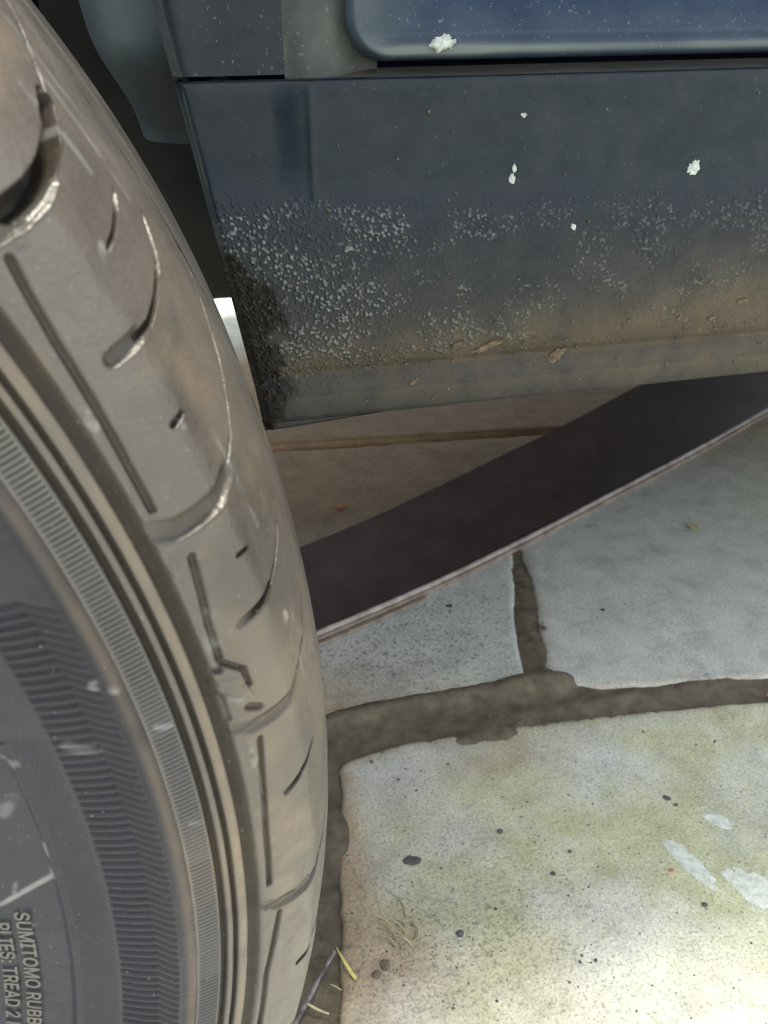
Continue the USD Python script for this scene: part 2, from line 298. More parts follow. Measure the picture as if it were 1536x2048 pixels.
def slab(poly, top=0.0, seed=0, fine=None, label=None, step=0.006, attr=None, amp=0.0028):
    from scipy.spatial import Delaunay
    import shapely
    ring = ragged(poly, step, amp, seed)
    P = Polygon(ring); P = P if P.is_valid else P.buffer(0)
    inner1 = P.buffer(-0.0025); inner2 = P.buffer(-0.006)
    def resample(g, n):
        g = g if g.geom_type == 'Polygon' else max(g.geoms, key=lambda q: q.area)
        return np.array([g.exterior.interpolate(g.exterior.length*i/n).coords[0] for i in range(n)])
    n = len(ring)
    r2 = resample(inner2, n); r1 = resample(inner1, n)
    x0, y0, x1, y1 = P.bounds; s = fine or 0.03
    gx, gy = np.meshgrid(np.arange(x0, x1, s), np.arange(y0, y1, s)); g = np.c_[gx.ravel(), gy.ravel()]
    core = P.buffer(-0.006-0.4*s) if s < 0.02 else P.buffer(-0.012)
    g = g[shapely.contains_xy(core, g[:, 0], g[:, 1])]
    V2 = np.vstack([ring, r1, r2, g])
    tri = Delaunay(V2).simplices
    cen = V2[tri].mean(1); tri = tri[shapely.contains_xy(P, cen[:, 0], cen[:, 1])]
    a = V2[tri]; cr = (a[:, 1, 0]-a[:, 0, 0])*(a[:, 2, 1]-a[:, 0, 1])-(a[:, 1, 1]-a[:, 0, 1])*(a[:, 2, 0]-a[:, 0, 0])
    tri[cr < 0] = tri[cr < 0][:, ::-1]
    q = np.c_[V2, np.zeros(len(V2))]
    zz = top + 0.0022*(meshkit.fbm(q*14, 3, seed)-0.5)
    zz[:n] -= 0.0022; zz[n:2*n] -= 0.0006
    V = np.c_[V2, zz]
    Vb = np.c_[ring, np.full(n, -0.045)]; m = len(V)
    if Polygon(ring).exterior.is_ccw: w = [(i, m+i, m+(i+1) % n, (i+1) % n) for i in range(n)]
    else: w = [(i, (i+1) % n, m+(i+1) % n, m+i) for i in range(n)]
    w = np.array(w); w = np.vstack([w[:, [0, 1, 2]], w[:, [0, 2, 3]]])
    V = np.vstack([V, Vb]); F = np.vstack([tri, w])
    at = {k: np.zeros(len(V)) for k in ('moss', 'pale', 'speck', 'brown')}
    if attr: at.update(attr(V))
    return obj('paving_slab', (V, F), 'concrete', paving, smooth=True, label=label, attrs=at)

def blob(V, cx, cy, rx, ry, rot=0.0):
    dx, dy = V[:, 0]-cx, V[:, 1]-cy; c, s = math.cos(rot), math.sin(rot)
    return np.exp(-((c*dx+s*dy)/rx)**2-((-s*dx+c*dy)/ry)**2)
def attr_front(V):
    n = meshkit.fbm(np.c_[V[:, :2]*16, np.zeros(len(V))], 3, 2)
    moss = .55 + 1.25*blob(V, 0.33, 0.44, 0.12, 0.09) - .6*blob(V, .11, .52, .06, .03) + 0.6*blob(V, 0.16, 0.40, 0.10, 0.07) + 0.6*blob(V, 0.26, 0.36, 0.10, 0.05)
    pale = 1.2*blob(V, 0.32, 0.24, 0.12, 0.085) + 0.6*blob(V, 0.2, 0.28, 0.1, 0.06) + 0.35*blob(V, 0.45, 0.52, 0.12, 0.04)  # sunlit glow at the near right corner painted as pale colour
    ed = np.minimum(V[:, 0]-(.039+.186*(V[:, 1]-.329)), .555-.05*np.maximum(V[:, 0]-.2, 0)-V[:, 1])
    nn = meshkit.fbm(np.c_[V[:, :2]*45, np.zeros(len(V))], 3, 5)
    brown = .75*(1-smst(.0, .024, ed+.034*(nn-.5)))*nn*1.2 + 0.10 + 0.25*blob(V, 0.10, 0.38, 0.08, 0.12) + 0.65*blob(V, 0.065, 0.455, 0.02, 0.06) + 0.5*blob(V, 0.08, 0.36, 0.03, 0.03) + 0.35*blob(V, 0.21, 0.52, 0.06, 0.02) + 0.3*blob(V, 0.055, 0.38, 0.02, .1)
    speck = 0.22 + 0.45*blob(V, 0.13, 0.37, 0.09, 0.06)
    return dict(moss=np.clip(moss*(0.6+0.8*n), 0, 1), pale=np.clip(pale, 0, 1), brown=np.clip(brown*(0.5+n), 0, .8), speck=speck)
def attr_back_left(V):
    far = smst(0.80, 0.97, V[:, 1])
    nn = meshkit.fbm(np.c_[V[:, :2]*45, np.zeros(len(V))], 3, 5)
    brown = np.clip(.75*(1-smst(.0, .020, V[:, 1]-.602-.02*(nn-.5)+.16*np.minimum(V[:, 0], 0)))*nn*1.3 + 0.55*blob(V, 0.07, 0.63, 0.1, 0.05) + 0.97*far, 0, .97)
    speck = 1.2*blob(V, 0.17, 0.70, 0.14, 0.10) + 0.8*blob(V, 0.12, 0.95, 0.1, 0.05)
    return dict(brown=brown, speck=np.clip(speck, 0, 1), moss=0.25*blob(V, 0.2, 0.62, 0.06, 0.02))
def attr_back_right(V):
    pale = 0.0*V[:, 0]
    moss = 0.55*smst(0.50, 0.75, V[:, 0])*smst(.7, .85, V[:, 1])
    nn = meshkit.fbm(np.c_[V[:, :2]*45, np.zeros(len(V))], 3, 15)
    brown = 0.4*smst(0.90, 1.05, V[:, 1]) + .55*(1-smst(0, .016, V[:, 1]-.583+.14*(V[:, 0]-.325)+.024*(nn-.5)))*nn*1.3 + .5*(1-smst(0, .012, V[:, 0]-.29-.24*(V[:, 1]-.6)+.02*(nn-.5)))*nn
    return dict(moss=moss, brown=brown, speck=0.10+0*V[:, 0], pale=pale)
def attr_under(V):
    return dict(brown=1.0*(1-smst(1.5, 1.75, V[:, 1])), moss=0.15+0*V[:, 0], speck=0.3+0*V[:, 0], pale=0.5*smst(1.45, 1.8, V[:, 1]))

slab([(.079, .544), (.123, .553), (.199, .557), (.309, .547), (.461, .53), (.67, .50), (.60, -.08), (-.01, -.03), (.012, .19), (.039, .329), (.056, .415)], seed=1, fine=0.006, attr=attr_front,
     label='big front slab stained with green algae and pale wear and painted sun glow')
slab([(.288, .612), (.296, .598), (.325, .583), (.40, .573), (.481, .561), (.88, .505), (.96, 1.19), (.352, .885), (.331, .774)], seed=2, fine=0.008, attr=attr_back_right,
     label='clean pale grey slab in front of the dark strip, right of the joint')
slab([(.262, .606), (.215, .606), (.173, .607), (.12, .605), (.072, .602), (-.33, .66), (-.23, 1.20), (.80, 1.093), (.96, 1.205), (.348, .890), (.313, .778), (.282, .69)], seed=3, fine=0.008, attr=attr_back_left,
     label='grey slab freckled with dark specks, left of the joint')
slab([(-.23, 1.225), (.80, 1.112), (.87, 1.69), (-.15, 1.82)], seed=4, fine=0.02, attr=attr_under, step=.012)
slab([(.815, 1.110), (.99, 1.092), (1.06, 1.66), (.885, 1.69)], seed=5, fine=0.03, attr=attr_under, step=.012)
slab([(-.035, -.03), (-.012, .19), (.008, .33), (.02, .42), (.035, .56), (-.35, .625), (-.62, .66), (-.70, .05)], seed=6, fine=0.02, step=.012, top=-0.001)
# the paving goes on around them, slab after slab, turned a little like the ones in view
ca, sa = math.cos(rad(-6.5)), math.sin(rad(-6.5)); k = 10
for i in range(-5, 8):
    for j in range(-3, 7):
        gx0, gy0 = -0.02+0.62*i, -0.06+0.60*j
        if (-1 <= i <= 1 and -0 <= j <= 2): continue
        c = [(gx0+a, gy0+b) for a, b in ((.012, .012), (.608, .012), (.608, .588), (.012, .588))]
        k += 1
        slab([(ca*a-sa*b, sa*a+ca*b) for a, b in c], seed=k, fine=0.15, step=.05, attr=(lambda V: dict(moss=.4+0*V[:, 0], pale=.25+0*V[:, 0], speck=.3+0*V[:, 0])))
for poly in ([(.685, .50), (1.21, .43), (1.14, -.13), (.615, -.08)], [(.895, .503), (1.23, .46), (1.30, 1.03), (.985, 1.068)], [(1.0, 1.093), (1.32, 1.055), (1.38, 1.62), (1.075, 1.66)],
             [(-.365, .662), (-.69, .70), (-.62, 1.245), (-.25, 1.20)]):
    k += 1
    slab(poly, seed=k, fine=0.06, step=.02, attr=(lambda V: dict(moss=.4+0*V[:, 0], pale=.1+0*V[:, 0], speck=.3+0*V[:, 0], brown=.3*smst(.7, 1., V[:, 1]))))

# mortar smears left on the front slab
def splat(cx, cy, rx, ry, rot, thick, seed, n=60, z0=0.0, rag=0.75):
    th = np.linspace(0, 2*np.pi, n, endpoint=False)
    f = 1-.5*rag + rag*meshkit.fbm(np.c_[np.cos(th)*2.6, np.sin(th)*2.6, np.full(n, seed*1.3)], 4, seed)
    c, s = math.cos(rot), math.sin(rot); V = []
    for rr, zz in ((1.0, 0.0), (0.86, 0.75), (0.5, 1.0), (0.0, 1.0)):
        lx, ly = rx*rr*f*np.cos(th), ry*rr*f*np.sin(th)
        px, py = cx+c*lx-s*ly, cy+s*lx+c*ly
        nz = meshkit.fbm(np.c_[px*300, py*300, np.zeros(n)], 2, seed)
        V.append(np.c_[px, py, z0+thick*zz*(0.4+nz)])
    F = []
    for r in range(3):
        for i in range(n):
            F.append((r*n+i, r*n+(i+1) % n, (r+1)*n+(i+1) % n, (r+1)*n+i))
    return np.vstack(V), np.array(F)
SLAB1 = stage.GetPrimAtPath('/World/paving/paving_slab')
for a in ((.303, .390, .0075, .024, .25, .0006, 1), (.336, .358, .012, .022, .55, .0006, 5), (.345, .417, .006, .010, .8, .0004, 9)):
    obj('mortar_smear', splat(*a, n=140, rag=1.25), 'lime_mortar', SLAB1, smooth=True)

# ------------------------------------------------------------------ the dark bent plastic strip lying askew under the car, its far edge tipped up
NE = np.array([(-.16, .625), (-.03, .668), (.082, .710), (.156, .741), (.242, .780), (.341, .831), (.518, .928), (.672, 1.013), (.843, 1.113), (1.05, 1.235), (1.30, 1.385)])
FE = np.array([(-.19, .700), (-.04, .742), (.082, .792), (.174, .838), (.276, .900), (.442, 1.003), (.646, 1.139), (.80, 1.232), (.95, 1.32), (1.13, 1.43), (1.33, 1.56)])
def along(C, n):
    u = np.r_[0, np.cumsum(np.hypot(*np.diff(C, axis=0).T))]; u /= u[-1]; t = np.linspace(0, 1, n)
    return np.stack([PchipInterpolator(u, C[:, 0])(t), PchipInterpolator(u, C[:, 1])(t)], 1)
def rail(C, prof, n=120, wob=0.0, s0=0.0, s1=1.0):
    """a closed profile (across, up) swept along the near-edge curve"""
    P = along(C, 400); P = P[int(s0*399):int(s1*399)+1]; P = P[np.linspace(0, len(P)-1, n).astype(int)]
    T = np.gradient(P, axis=0); T /= np.linalg.norm(T, axis=1)[:, None]; Q = np.c_[-T[:, 1], T[:, 0]]
    V = []; m = len(prof)
    for k in range(n):
        d = wob*(meshkit.fbm(np.array([[P[k, 0]*30, P[k, 1]*30, prof[0][0]*400]]), 3, 4)[0]-.5)
        for w, z_ in prof: V.append((*(P[k]+Q[k]*(w+d)), z_+d*.5))
    F = [(k*m+a, (k+1)*m+a, (k+1)*m+(a+1) % m, k*m+(a+1) % m) for k in range(n-1) for a in range(m)]
    F = np.array(F); F = np.vstack([F[:, [0, 1, 2]], F[:, [0, 2, 3]]]); e = (n-1)*m
    return np.array(V), np.vstack([F, [(0, k, k+1) for k in range(1, m-1)], [(e, e+k+1, e+k) for k in range(1, m-1)]])
def round_prof(w, z_, rw, rz, n=10):
    return [(w+rw*math.cos(t), z_+rz*math.sin(t)) for t in np.linspace(0, 2*np.pi, n, endpoint=False)]
strip_t = thing('plastic_strip', 'long dark bent plastic strip with a pale rim, lying askew under the car sill', 'plastic strip')
n1, n2 = along(NE, 160), along(FE, 160); V = []; mm_ = 14
for thk in (0.0, -.004):
    for k, u in enumerate(np.linspace(0, 1, mm_)):
        zz_ = .0085+.0515*(.55*u+.45*u*u)
        P_ = n1*(1-u)+n2*u
        wv = .0025*(meshkit.fbm(np.c_[P_*7, np.full(len(P_), u*2)], 2, 12)-.5)
        V.append(np.c_[P_, np.full(len(P_), zz_+thk)+wv])
V = np.array(V); top_, bot_ = V[:mm_], V[mm_:]
gf = grid_faces(mm_, 160)
rim_ = (np.vstack([top_[-1], bot_[-1]]), grid_faces(2, 160))
obj('strip_face', join([(top_.reshape(-1, 3), gf[:, ::-1]), (bot_.reshape(-1, 3), gf), rim_]), 'board_dark', strip_t, smooth=50)
obj('rim_bead', rail(NE, round_prof(.001, .0075, .0028, .0032), wob=.0012), 'board_edge', strip_t, smooth=True, label='pale rounded rim along the near edge')
obj('rim_foot', rail(NE, round_prof(-.0022, .0035, .0026, .0030), wob=.0012), 'board_edge_warm', strip_t, smooth=True, label='warmer brown foot below the pale rim')
lath = thing('thin_lath', 'thin pale broken lath sticking out from under the near rim of the dark strip', 'lath')
obj('lath_body', rail(NE-[.002, .0105], [(-.0015, .001), (-.0015, .0035), (.0012, .0042), (.0018, .001)], 40, .001, .05, .243), 'board_edge_warm', lath, smooth=35)

# ------------------------------------------------------------------ car
CAR = np.array([0.9, 1.2, 0.0])
car = thing('parked_car', 'dark blue-black car with a dusty tyre and textured muddy sill, filling the top and left', 'car')
WC = np.array([-0.32302, 0.26581, 0.34417]); AX = np.array([0.03441834, -0.99904704, 0.02683993]); AX /= np.linalg.norm(AX)
E2 = np.array([0, 0, 1.0]); E2 -= AX*(E2@AX); E2 /= np.linalg.norm(E2); E1 = np.cross(E2, AX)
ss = np.linspace(-1, 1, 41)
pr = [(.23, -.104), (.255, -.109), (.274, -.1146), (.285, -.1195), (.294, -.121), (.305, -.1195), (.316, -.1165), (.3272, -.1125)]
pr += [(.35-.0141*s**4, .1065*s) for s in ss]
pr += [(.3272, .1125), (.3161, .1166), (.3092, .1187), (.3053, .1198), (.2938, .1215), (.2848, .1199), (.2738, .1146), (.255, .109), (.23, .104)]
pr = np.array(pr); PL = np.r_[0, np.cumsum(np.hypot(*np.diff(pr, axis=0).T))]; PL -= np.interp(0, pr[8:-9, 1], PL[8:-9])
fr, ft = PchipInterpolator(PL, pr[:, 0]), PchipInterpolator(PL, pr[:, 1]); dfr, dft = fr.derivative(), ft.derivative()

def on_tyre(th, s, h=0.0):
    r, t, dr, dt = fr(s), ft(s), dfr(s), dft(s); l = np.hypot(dr, dt); nr, nt = dt/l, -dr/l
    R_, T_ = r+nr*h, t+nt*h
    return WC + AX*T_[..., None] + (R_*np.cos(th))[..., None]*E1 + (R_*np.sin(th))[..., None]*E2

def seg_dist(px, py, line):
    d = np.full(px.shape, 1e9); u = np.zeros(px.shape)
    L = np.asarray(line, float); acc = 0; side = np.zeros(px.shape)
    for a, b in zip(L[:-1], L[1:]):
        v = b-a; l2 = v@v; t = np.clip(((px-a[0])*v[0]+(py-a[1])*v[1])/l2, 0, 1)
        q = np.hypot(px-a[0]-t*v[0], py-a[1]-t*v[1]); m = q < d
        d = np.where(m, q, d); u = np.where(m, acc+t*math.sqrt(l2), u); acc += math.sqrt(l2)
    return d, u/acc

RT = 0.335
def bump_line(TH, S, line, w, depth, soft=0.0006, taper=None):
    """a groove (depth>0) or rib along a polyline of (degrees, mm)"""
    L = np.array([(math.radians(a)*RT, b/1000) for a, b in line]); px = TH*RT
    m = (px > L[:, 0].min()-.012) & (px < L[:, 0].max()+.012) & (S > L[:, 1].min()-.012) & (S < L[:, 1].max()+.012)
    out = np.zeros(TH.shape)
    if m.any():
        d, u = seg_dist(px[m], S[m], L)
        ww = w/2; soft = min(soft, ww*.6)
        f = 1-smst(ww-soft, ww+soft, d)
        if taper is not None: f = f*np.interp(u, np.linspace(0, 1, len(taper)), taper)
        out[m] = -depth*f
    return out

def lines_profile(S):
    h = np.zeros(S.shape)
    for c, w, a in ((.1282, .0030, -.0019), (.1310, .0017, .0010), (.1334, .0010, -.0014), (.1349, .0010, .0003), (.1366, .0013, -.0016), (.1455, .0016, .0004), (.1476, .0010, -.0004)):
        h = h + a*np.exp(-((S-c)/(w*0.62))**4)
    return h

def line_grime_shade(S):  # shade painted into the ring grooves beside the ridge
    return sum(np.exp(-((S-c)/w)**4) for c, w in ((.1282, .0018), (.1334, .0008), (.1366, .0010)))

def tread_disp(TH, S):
    h = lines_profile(S); g = 0.75*line_grime_shade(S)
    def G(line, w, d, **k):
        nonlocal h, g
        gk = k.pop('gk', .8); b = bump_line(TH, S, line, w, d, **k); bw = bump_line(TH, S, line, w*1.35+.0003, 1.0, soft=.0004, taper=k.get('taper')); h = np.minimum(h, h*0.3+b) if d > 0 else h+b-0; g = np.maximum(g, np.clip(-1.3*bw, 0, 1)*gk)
    bases = {28.4: 0, 17.0: 1, 7.25: 2, -3.45: 3, -14.0: 4, 39.2: 5, 50.2: 6}
    for b, k in bases.items():
        up_end = 73.0
        main = [(b+.15, 124.4), (b-.25, 121.0), (b-.3, 115.5), (b-.25, 108.5), (b, 100.6), (b+.55, 91.3), (b+1.5, 82.8), (b+2.3, 76), (b+3.4, 66), (b+5.2, 50), (b+8, 30), (b+12, 5)]
        # worn wide outer mouth of the lateral groove, then the narrow deeper cut towards the crown
        G([(b-.15, 125.4), (b-.55, 121), (b-.6, 115.5), (b-.5, 108.5), (b-.2, 102)], 0.0044 if k in (1, 0, 5) else 0.0026, 0.0016 if k in (0, 1, 5) else 0.0009, soft=.0007, taper=[.5, .8, 1, 1, .7], gk=.35)
        G(main[1:], 0.0010, 0.0016, soft=.0003, taper=[.35, .55, .9, 1, 1, 1, 1, 1])
        if k in (0, 5): G(main[2:7], 0.0036, 0.006, soft=.0005)
    G([(26.97, 119.9), (25.76, 121.2), (24.26, 122.1), (21.86, 122.7), (19.46, 123.3), (17.6, 123.5)], .0014, .0014, soft=.0005, gk=.42)
    G([(15.16, 120.6), (13.76, 121.8), (12.36, 123.1), (10.6, 123.7)], .0015, .0013, soft=.0005, gk=.42)
    G([(5.95, 120.1), (3.65, 121.8), (1.05, 123.1), (-2.36, 123.5)], .0012, .0014, soft=.0005, gk=.42)
    G([(-4.56, 120.6), (-6.36, 122.3), (-8.56, 124.0), (-12.2, 123.8)], .0012, .0013, soft=.0005, gk=.42)
    G([(38.0, 120), (35, 122), (32, 123), (29.5, 123.5)], .0018, .002, soft=.0004)
    G([(-15.2, 120), (-17, 122), (-22, 123)], .0016, .002, soft=.0004)
    # narrow sipes halfway along each block
    G([(25.2, 70), (24.16, 78.1), (23.66, 83.6), (23.16, 94.2), (22.86, 101.5), (22.86, 107)], .0013, .0020, soft=.0004, taper=[.4, 1, 1, 1, .8])
    G([(22.86, 107.4), (22.8, 115)], .0030, .0013, soft=.0006, gk=.4)
    G([(26.5, 80), (26.07, 85.7), (25.66, 93.4), (25.46, 99.3)], .0010, .002, soft=.0003, taper=[.3, 1, .9, .4])
    G([(12.6, 84), (12.1, 93), (11.8, 100), (11.65, 103.5)], .0010, .0022, soft=.0003)
    G([(11.65, 103.2), (11.6, 108.2), (11.45, 116.3)], .0019, .0020, soft=.0005, taper=[.9, 1, .25])
    G([(13.96, 106.5), (14.06, 110.8)], .0008, .0010, soft=.0003); G([(3.2, 100), (2.85, 109.9), (2.55, 112.9), (2.35, 115.9)], .0012, .0016, soft=.0004, taper=[.3, 1, 1, .5])
    G([(19.86, 107.4), (19.76, 111.2)], .0012, .0013, soft=.0004); G([(33.6, 78), (33.2, 90), (33, 104)], .0014, .003, soft=.0004); G([(-8.6, 96), (-8.8, 106), (-9, 113)], .0012, .0016)
    # stamped wear marker between the third and second block
    G([(10.3, 127.6), (10.05, 124.5)], .0013, .0013, soft=.0005, gk=.35); G([(10.35, 123.6), (9.55, 119.2)], .0012, .0014, soft=.0005, gk=.35); G([(9.55, 119.2), (8.75, 119.0)], .0012, .0016, soft=.0005, gk=.35)
    G([(8.9, 126.4), (7.7, 126.2)], .0014, .0012, soft=.0005, gk=.35); G([(7.75, 120.8), (7.45, 118.2)], .0016, .0014, soft=.0005, gk=.35)
    for line, w, a in (([(9.65, 127.2), (9.1, 120.2)], .0012, -.0006), ([(8.9, 125.8), (8.35, 122.4)], .0010, -.0005), ([(8.75, 120.2), (8.2, 119.4)], .0012, -.0007)):
        h = h + bump_line(TH, S, line, w, a, soft=.0004)
    # raised banks where the rubber is pushed up beside the grooves
    for line, w, a in (([(16.6, 126.9), (16.0, 125.0), (15.9, 121.8), (16.0, 116.3), (16.1, 110.8)], .0011, -.00035), ([(28.0, 118), (27.5, 112.5), (27.6, 107)], .0011, -.0003),
                       ([(6.9, 126.3), (6.75, 123.5), (6.75, 119.3), (6.85, 114.2), (6.95, 109)], .0010, -.00035), ([(-3.6, 126.5), (-3.95, 124.8), (-3.95, 120.6), (-3.75, 115.0), (-3.55, 111)], .0010, -.00035)):
        h = h + bump_line(TH, S, line, w, a, soft=.0007)
    for t, s, r, a in ((15.06, 125.2, .0013, .0008), (17.9, 119.3, .0014, .0004), (14.9, 119.6, .0016, -.0004), (9.85, 100.2, .0013, .0008), (9.2, 96, .0012, .0006), (5.2, 122.6, .0011, .0007), (27.1, 117.2, .0011, -.0006), (21.7, 124.6, .001, .0008), (21.2, 124.7, .0009, .0005)):
        d = np.hypot((TH-math.radians(t))*RT, S-s/1000); h = h + a*np.exp(-(d/r)**2)
    # scuffs along the rolling direction and a faint wear step at the shoulder
    P = np.stack([TH*RT*40, S*260, np.zeros(S.shape)], -1)
    h = h + 0.0005*(meshkit.fbm(P, 3, 8)-.5)*smst(.06, .10, S)*(1-smst(.124, .127, S))
    P = np.stack([TH*RT*90, S*90, np.ones(S.shape)], -1)
    h = h + 0.0006*(meshkit.fbm(P, 3, 18)-.5)
    return h, g

def band_disp(TH, S):
    h = np.zeros(S.shape)
    w = np.sin(2*np.pi*TH/rad(0.235)); m = smst(.1378, .1386, S)*(1-smst(.1428, .1438, S))
    h = h + m*0.00026*np.clip(w*1.6, -1, 1) + lines_profile(S)
    return h, 0.75*line_grime_shade(S)*(1-m) + 0.35*m*(w < 0)

def side_disp(TH, S):
    h = lines_profile(S)
    dth = np.where(S > .154, (S-.154)*rad(28)/1.0, (S-.154)*rad(190))
    dth = np.where(S < .150, (-.004)*rad(190) + (S-.150)*rad(110), dth)
    ph = (TH-dth)
    w = np.sin(2*np.pi*ph/rad(0.47))
    start = ph < rad(16.9)
    outer = smst(.1484, .1490, S)*(1-smst(.1625, .1632, S))*start
    h = h + outer*np.where(S > .154, .00038, .00020)*np.clip(w*1.7, -1, 1)
    ph2 = TH-(S-.163)*rad(-330); w2 = np.sin(2*np.pi*ph2/rad(0.30))
    inner = smst(.1638, .1645, S)*(1-smst(.1735, .1745, S))*(TH < rad(10.2))
    h = h + inner*0.00012*w2
    h = h + 0.0006*np.exp(-((S-.1752)/.0007)**2)*(TH < rad(10))
    h = h - 0.0010*smst(.1760, .1775, S)*(TH < rad(9.2)+0*S)
    # raised moulding bar that cuts across the plain panel
    P = np.stack([TH*90*RT, S*90, np.ones(S.shape)], -1)
    h = h + 0.0005*(meshkit.fbm(P, 3, 31)-.5)
    return h, 0.25*outer*(w < -.3)

SCUFF_GLINTS = [([(-1.5, 193), (-.2, 184.5), (.95, 177.0)], .0016, 1.0), ([(1.0, 177), (3.4, 176.2)], .0012, .9), ([(-.5, 188), (.6, 186.5)], .0010, .7), ([(8.6, 174.5), (9.4, 180)], .0024, .5), ([(6.3, 180), (5.2, 184)], .003, .45),  # scuffs, plus highlight spots painted on the tread
          ([(9.6, 160), (9.1, 155)], .0030, .5), ([(12.2, 149.5), (11.6, 146.5)], .0024, .9), ([(9.0, 141.6), (8.8, 139)], .0016, 1.0), ([(3.4, 141), (3.2, 138.6)], .0012, .8), ([(21.6, 124.8), (21.3, 124.7)], .0022, 1.0),
          ([(9.9, 100.4), (9.7, 100)], .0022, 1.0), ([(7.6, 98), (4.4, 97)], .0012, .6), ([(18.3, 100), (14, 98)], .0016, .5), ([(25.6, 101), (25.2, 103)], .0026, .8), ([(12.5, 122.6), (11.3, 124)], .0035, .7), ([(5.6, 122.8), (4.8, 123.2)], .0016, .8), ([(4.2, 121.7), (1.5, 122.6)], .0006, .7),
          ([(30.5, 88), (27.5, 86)], .0022, .6), ([(31, 76), (26, 74)], .0025, .45), ([(34, 70), (29, 68)], .002, .5), ([(19.9, 108), (19.5, 109)], .0014, .9), ([(8.6, 124), (8.2, 122)], .002, .6)]
def patch(s0, s1, ns, t0, t1, nt, fn, grime_shade=1.0):
    S, TH = np.meshgrid(np.linspace(s0, s1, ns), np.radians(np.linspace(t0, t1, nt)), indexing='ij')
    h, g = fn(TH, S); V = on_tyre(TH, S, h)
    Nn = np.cross(np.gradient(V, axis=1), np.gradient(V, axis=0)); Nn /= np.linalg.norm(Nn, axis=-1, keepdims=True)+1e-30
    ref = V-(WC)  # outward
    if ((Nn*ref).sum(-1) < 0).mean() > .5: Nn = -Nn; F = grid_faces(ns, nt)
    else: F = grid_faces(ns, nt)[:, ::-1]
    oc = np.exp(-((S-.1311)/.0013)**2)*.5 + .30*np.exp(-((S-.1455)/.0014)**2) + .42*smst(.06, .09, S)*(1-smst(.118, .126, S))*smst(.50, .66, meshkit.fbm(V*26, 3, 6))
    sc = np.zeros(S.shape)
    for line, w, a in SCUFF_GLINTS: sc = np.maximum(sc, -bump_line(TH, S, line, w, a, soft=w*.45))
    sc = sc*smst(.3, .62, meshkit.fbm(V*210, 3, 14))
    sc = sc*.75
    oc = oc*smst(.25, .55, meshkit.fbm(V*40, 3, 4))
    return V.reshape(-1, 3), F, Nn.reshape(-1, 3), np.c_[np.clip(g*grime_shade, 0, 1).ravel(), np.clip(oc, 0, 1).ravel(), np.clip(sc, 0, 1).ravel()]

def multi(ps):
    o, V, F, N, G = 0, [], [], [], []
    for v, f, n, g in ps:
        V.append(v); F.append(np.vstack([f[:, [0, 1, 2]], f[:, [0, 2, 3]]])+o); N.append(n); G.append(g); o += len(v)
    return (np.vstack(V), np.vstack(F)), np.vstack(N), np.vstack(G)

wheel = sub(car, 'front_wheel', 'worn dusty front wheel standing proud of the arch')
flat = lambda TH, S: (lines_profile(S), .7*line_grime_shade(S))
m, N, G = multi([patch(.045, .1372, 250, -22, 46, 1700, tread_disp), patch(-.1372, .045, 60, -22, 46, 150, flat), patch(-.1372, .1372, 120, 46, 338, 160, flat)])
obj('tyre_tread', m, 'tread_rubber', wheel, attrs={'grime_shade': G[:, 0], 'ochre': G[:, 1], 'scuff_glint': G[:, 2]}, normals=N)
m, N, G = multi([patch(.1372, .1440, 26, -24, 50, 1900, band_disp), patch(.1372, .1440, 20, 50, 336, 160, flat)])
obj('serrated_band', m, 'band_rubber', wheel, attrs={'grime_shade': G[:, 0], 'ochre': G[:, 1], 'scuff_glint': G[:, 2]}, normals=N)
m, N, G = multi([patch(.1440, PL[-1], 210, -24, 40, 1500, side_disp), patch(.1440, PL[-1], 60, 40, 336, 160, flat), patch(-PL[-1], -.1372, 30, -24, 336, 160, flat)])
obj('tyre_sidewall', m, 'sidewall_rubber', wheel, attrs={'grime_shade': G[:, 0], 'ochre': G[:, 1], 'scuff_glint': G[:, 2]}, normals=N)

def tyre_text(text, th0, s_base, height, squeeze):
    t = meshkit.text_mesh(text, height, depth=0.0009, bold=True)
    t = t.subdivide_to_size(0.0012)if len(t.faces) else t
    v = t.vertices
    th = math.radians(th0) - v[:, 0]*squeeze/0.268
    p = on_tyre(th, s_base-v[:, 1], v[:, 2]-0.0012)
    return p, t.faces
tl = sub(wheel, 'lettering_placeholder') if False else None
obj('raised_lettering', tyre_text('SUMITOMO RUBBER INDUSTRIES', -1.75, .1890, .0036, 1.0), 'band_rubber', wheel, label='raised lettering SUMITOMO RUBBER on the tyre wall', attrs={'grime_shade': np.zeros(0)} if False else None)
obj('raised_lettering', tyre_text('PLIES: TREAD 2 POLYESTER', -2.55, .1945, .0036, 1.0), 'band_rubber', wheel, label='raised lettering PLIES: TREAD on the tyre wall')
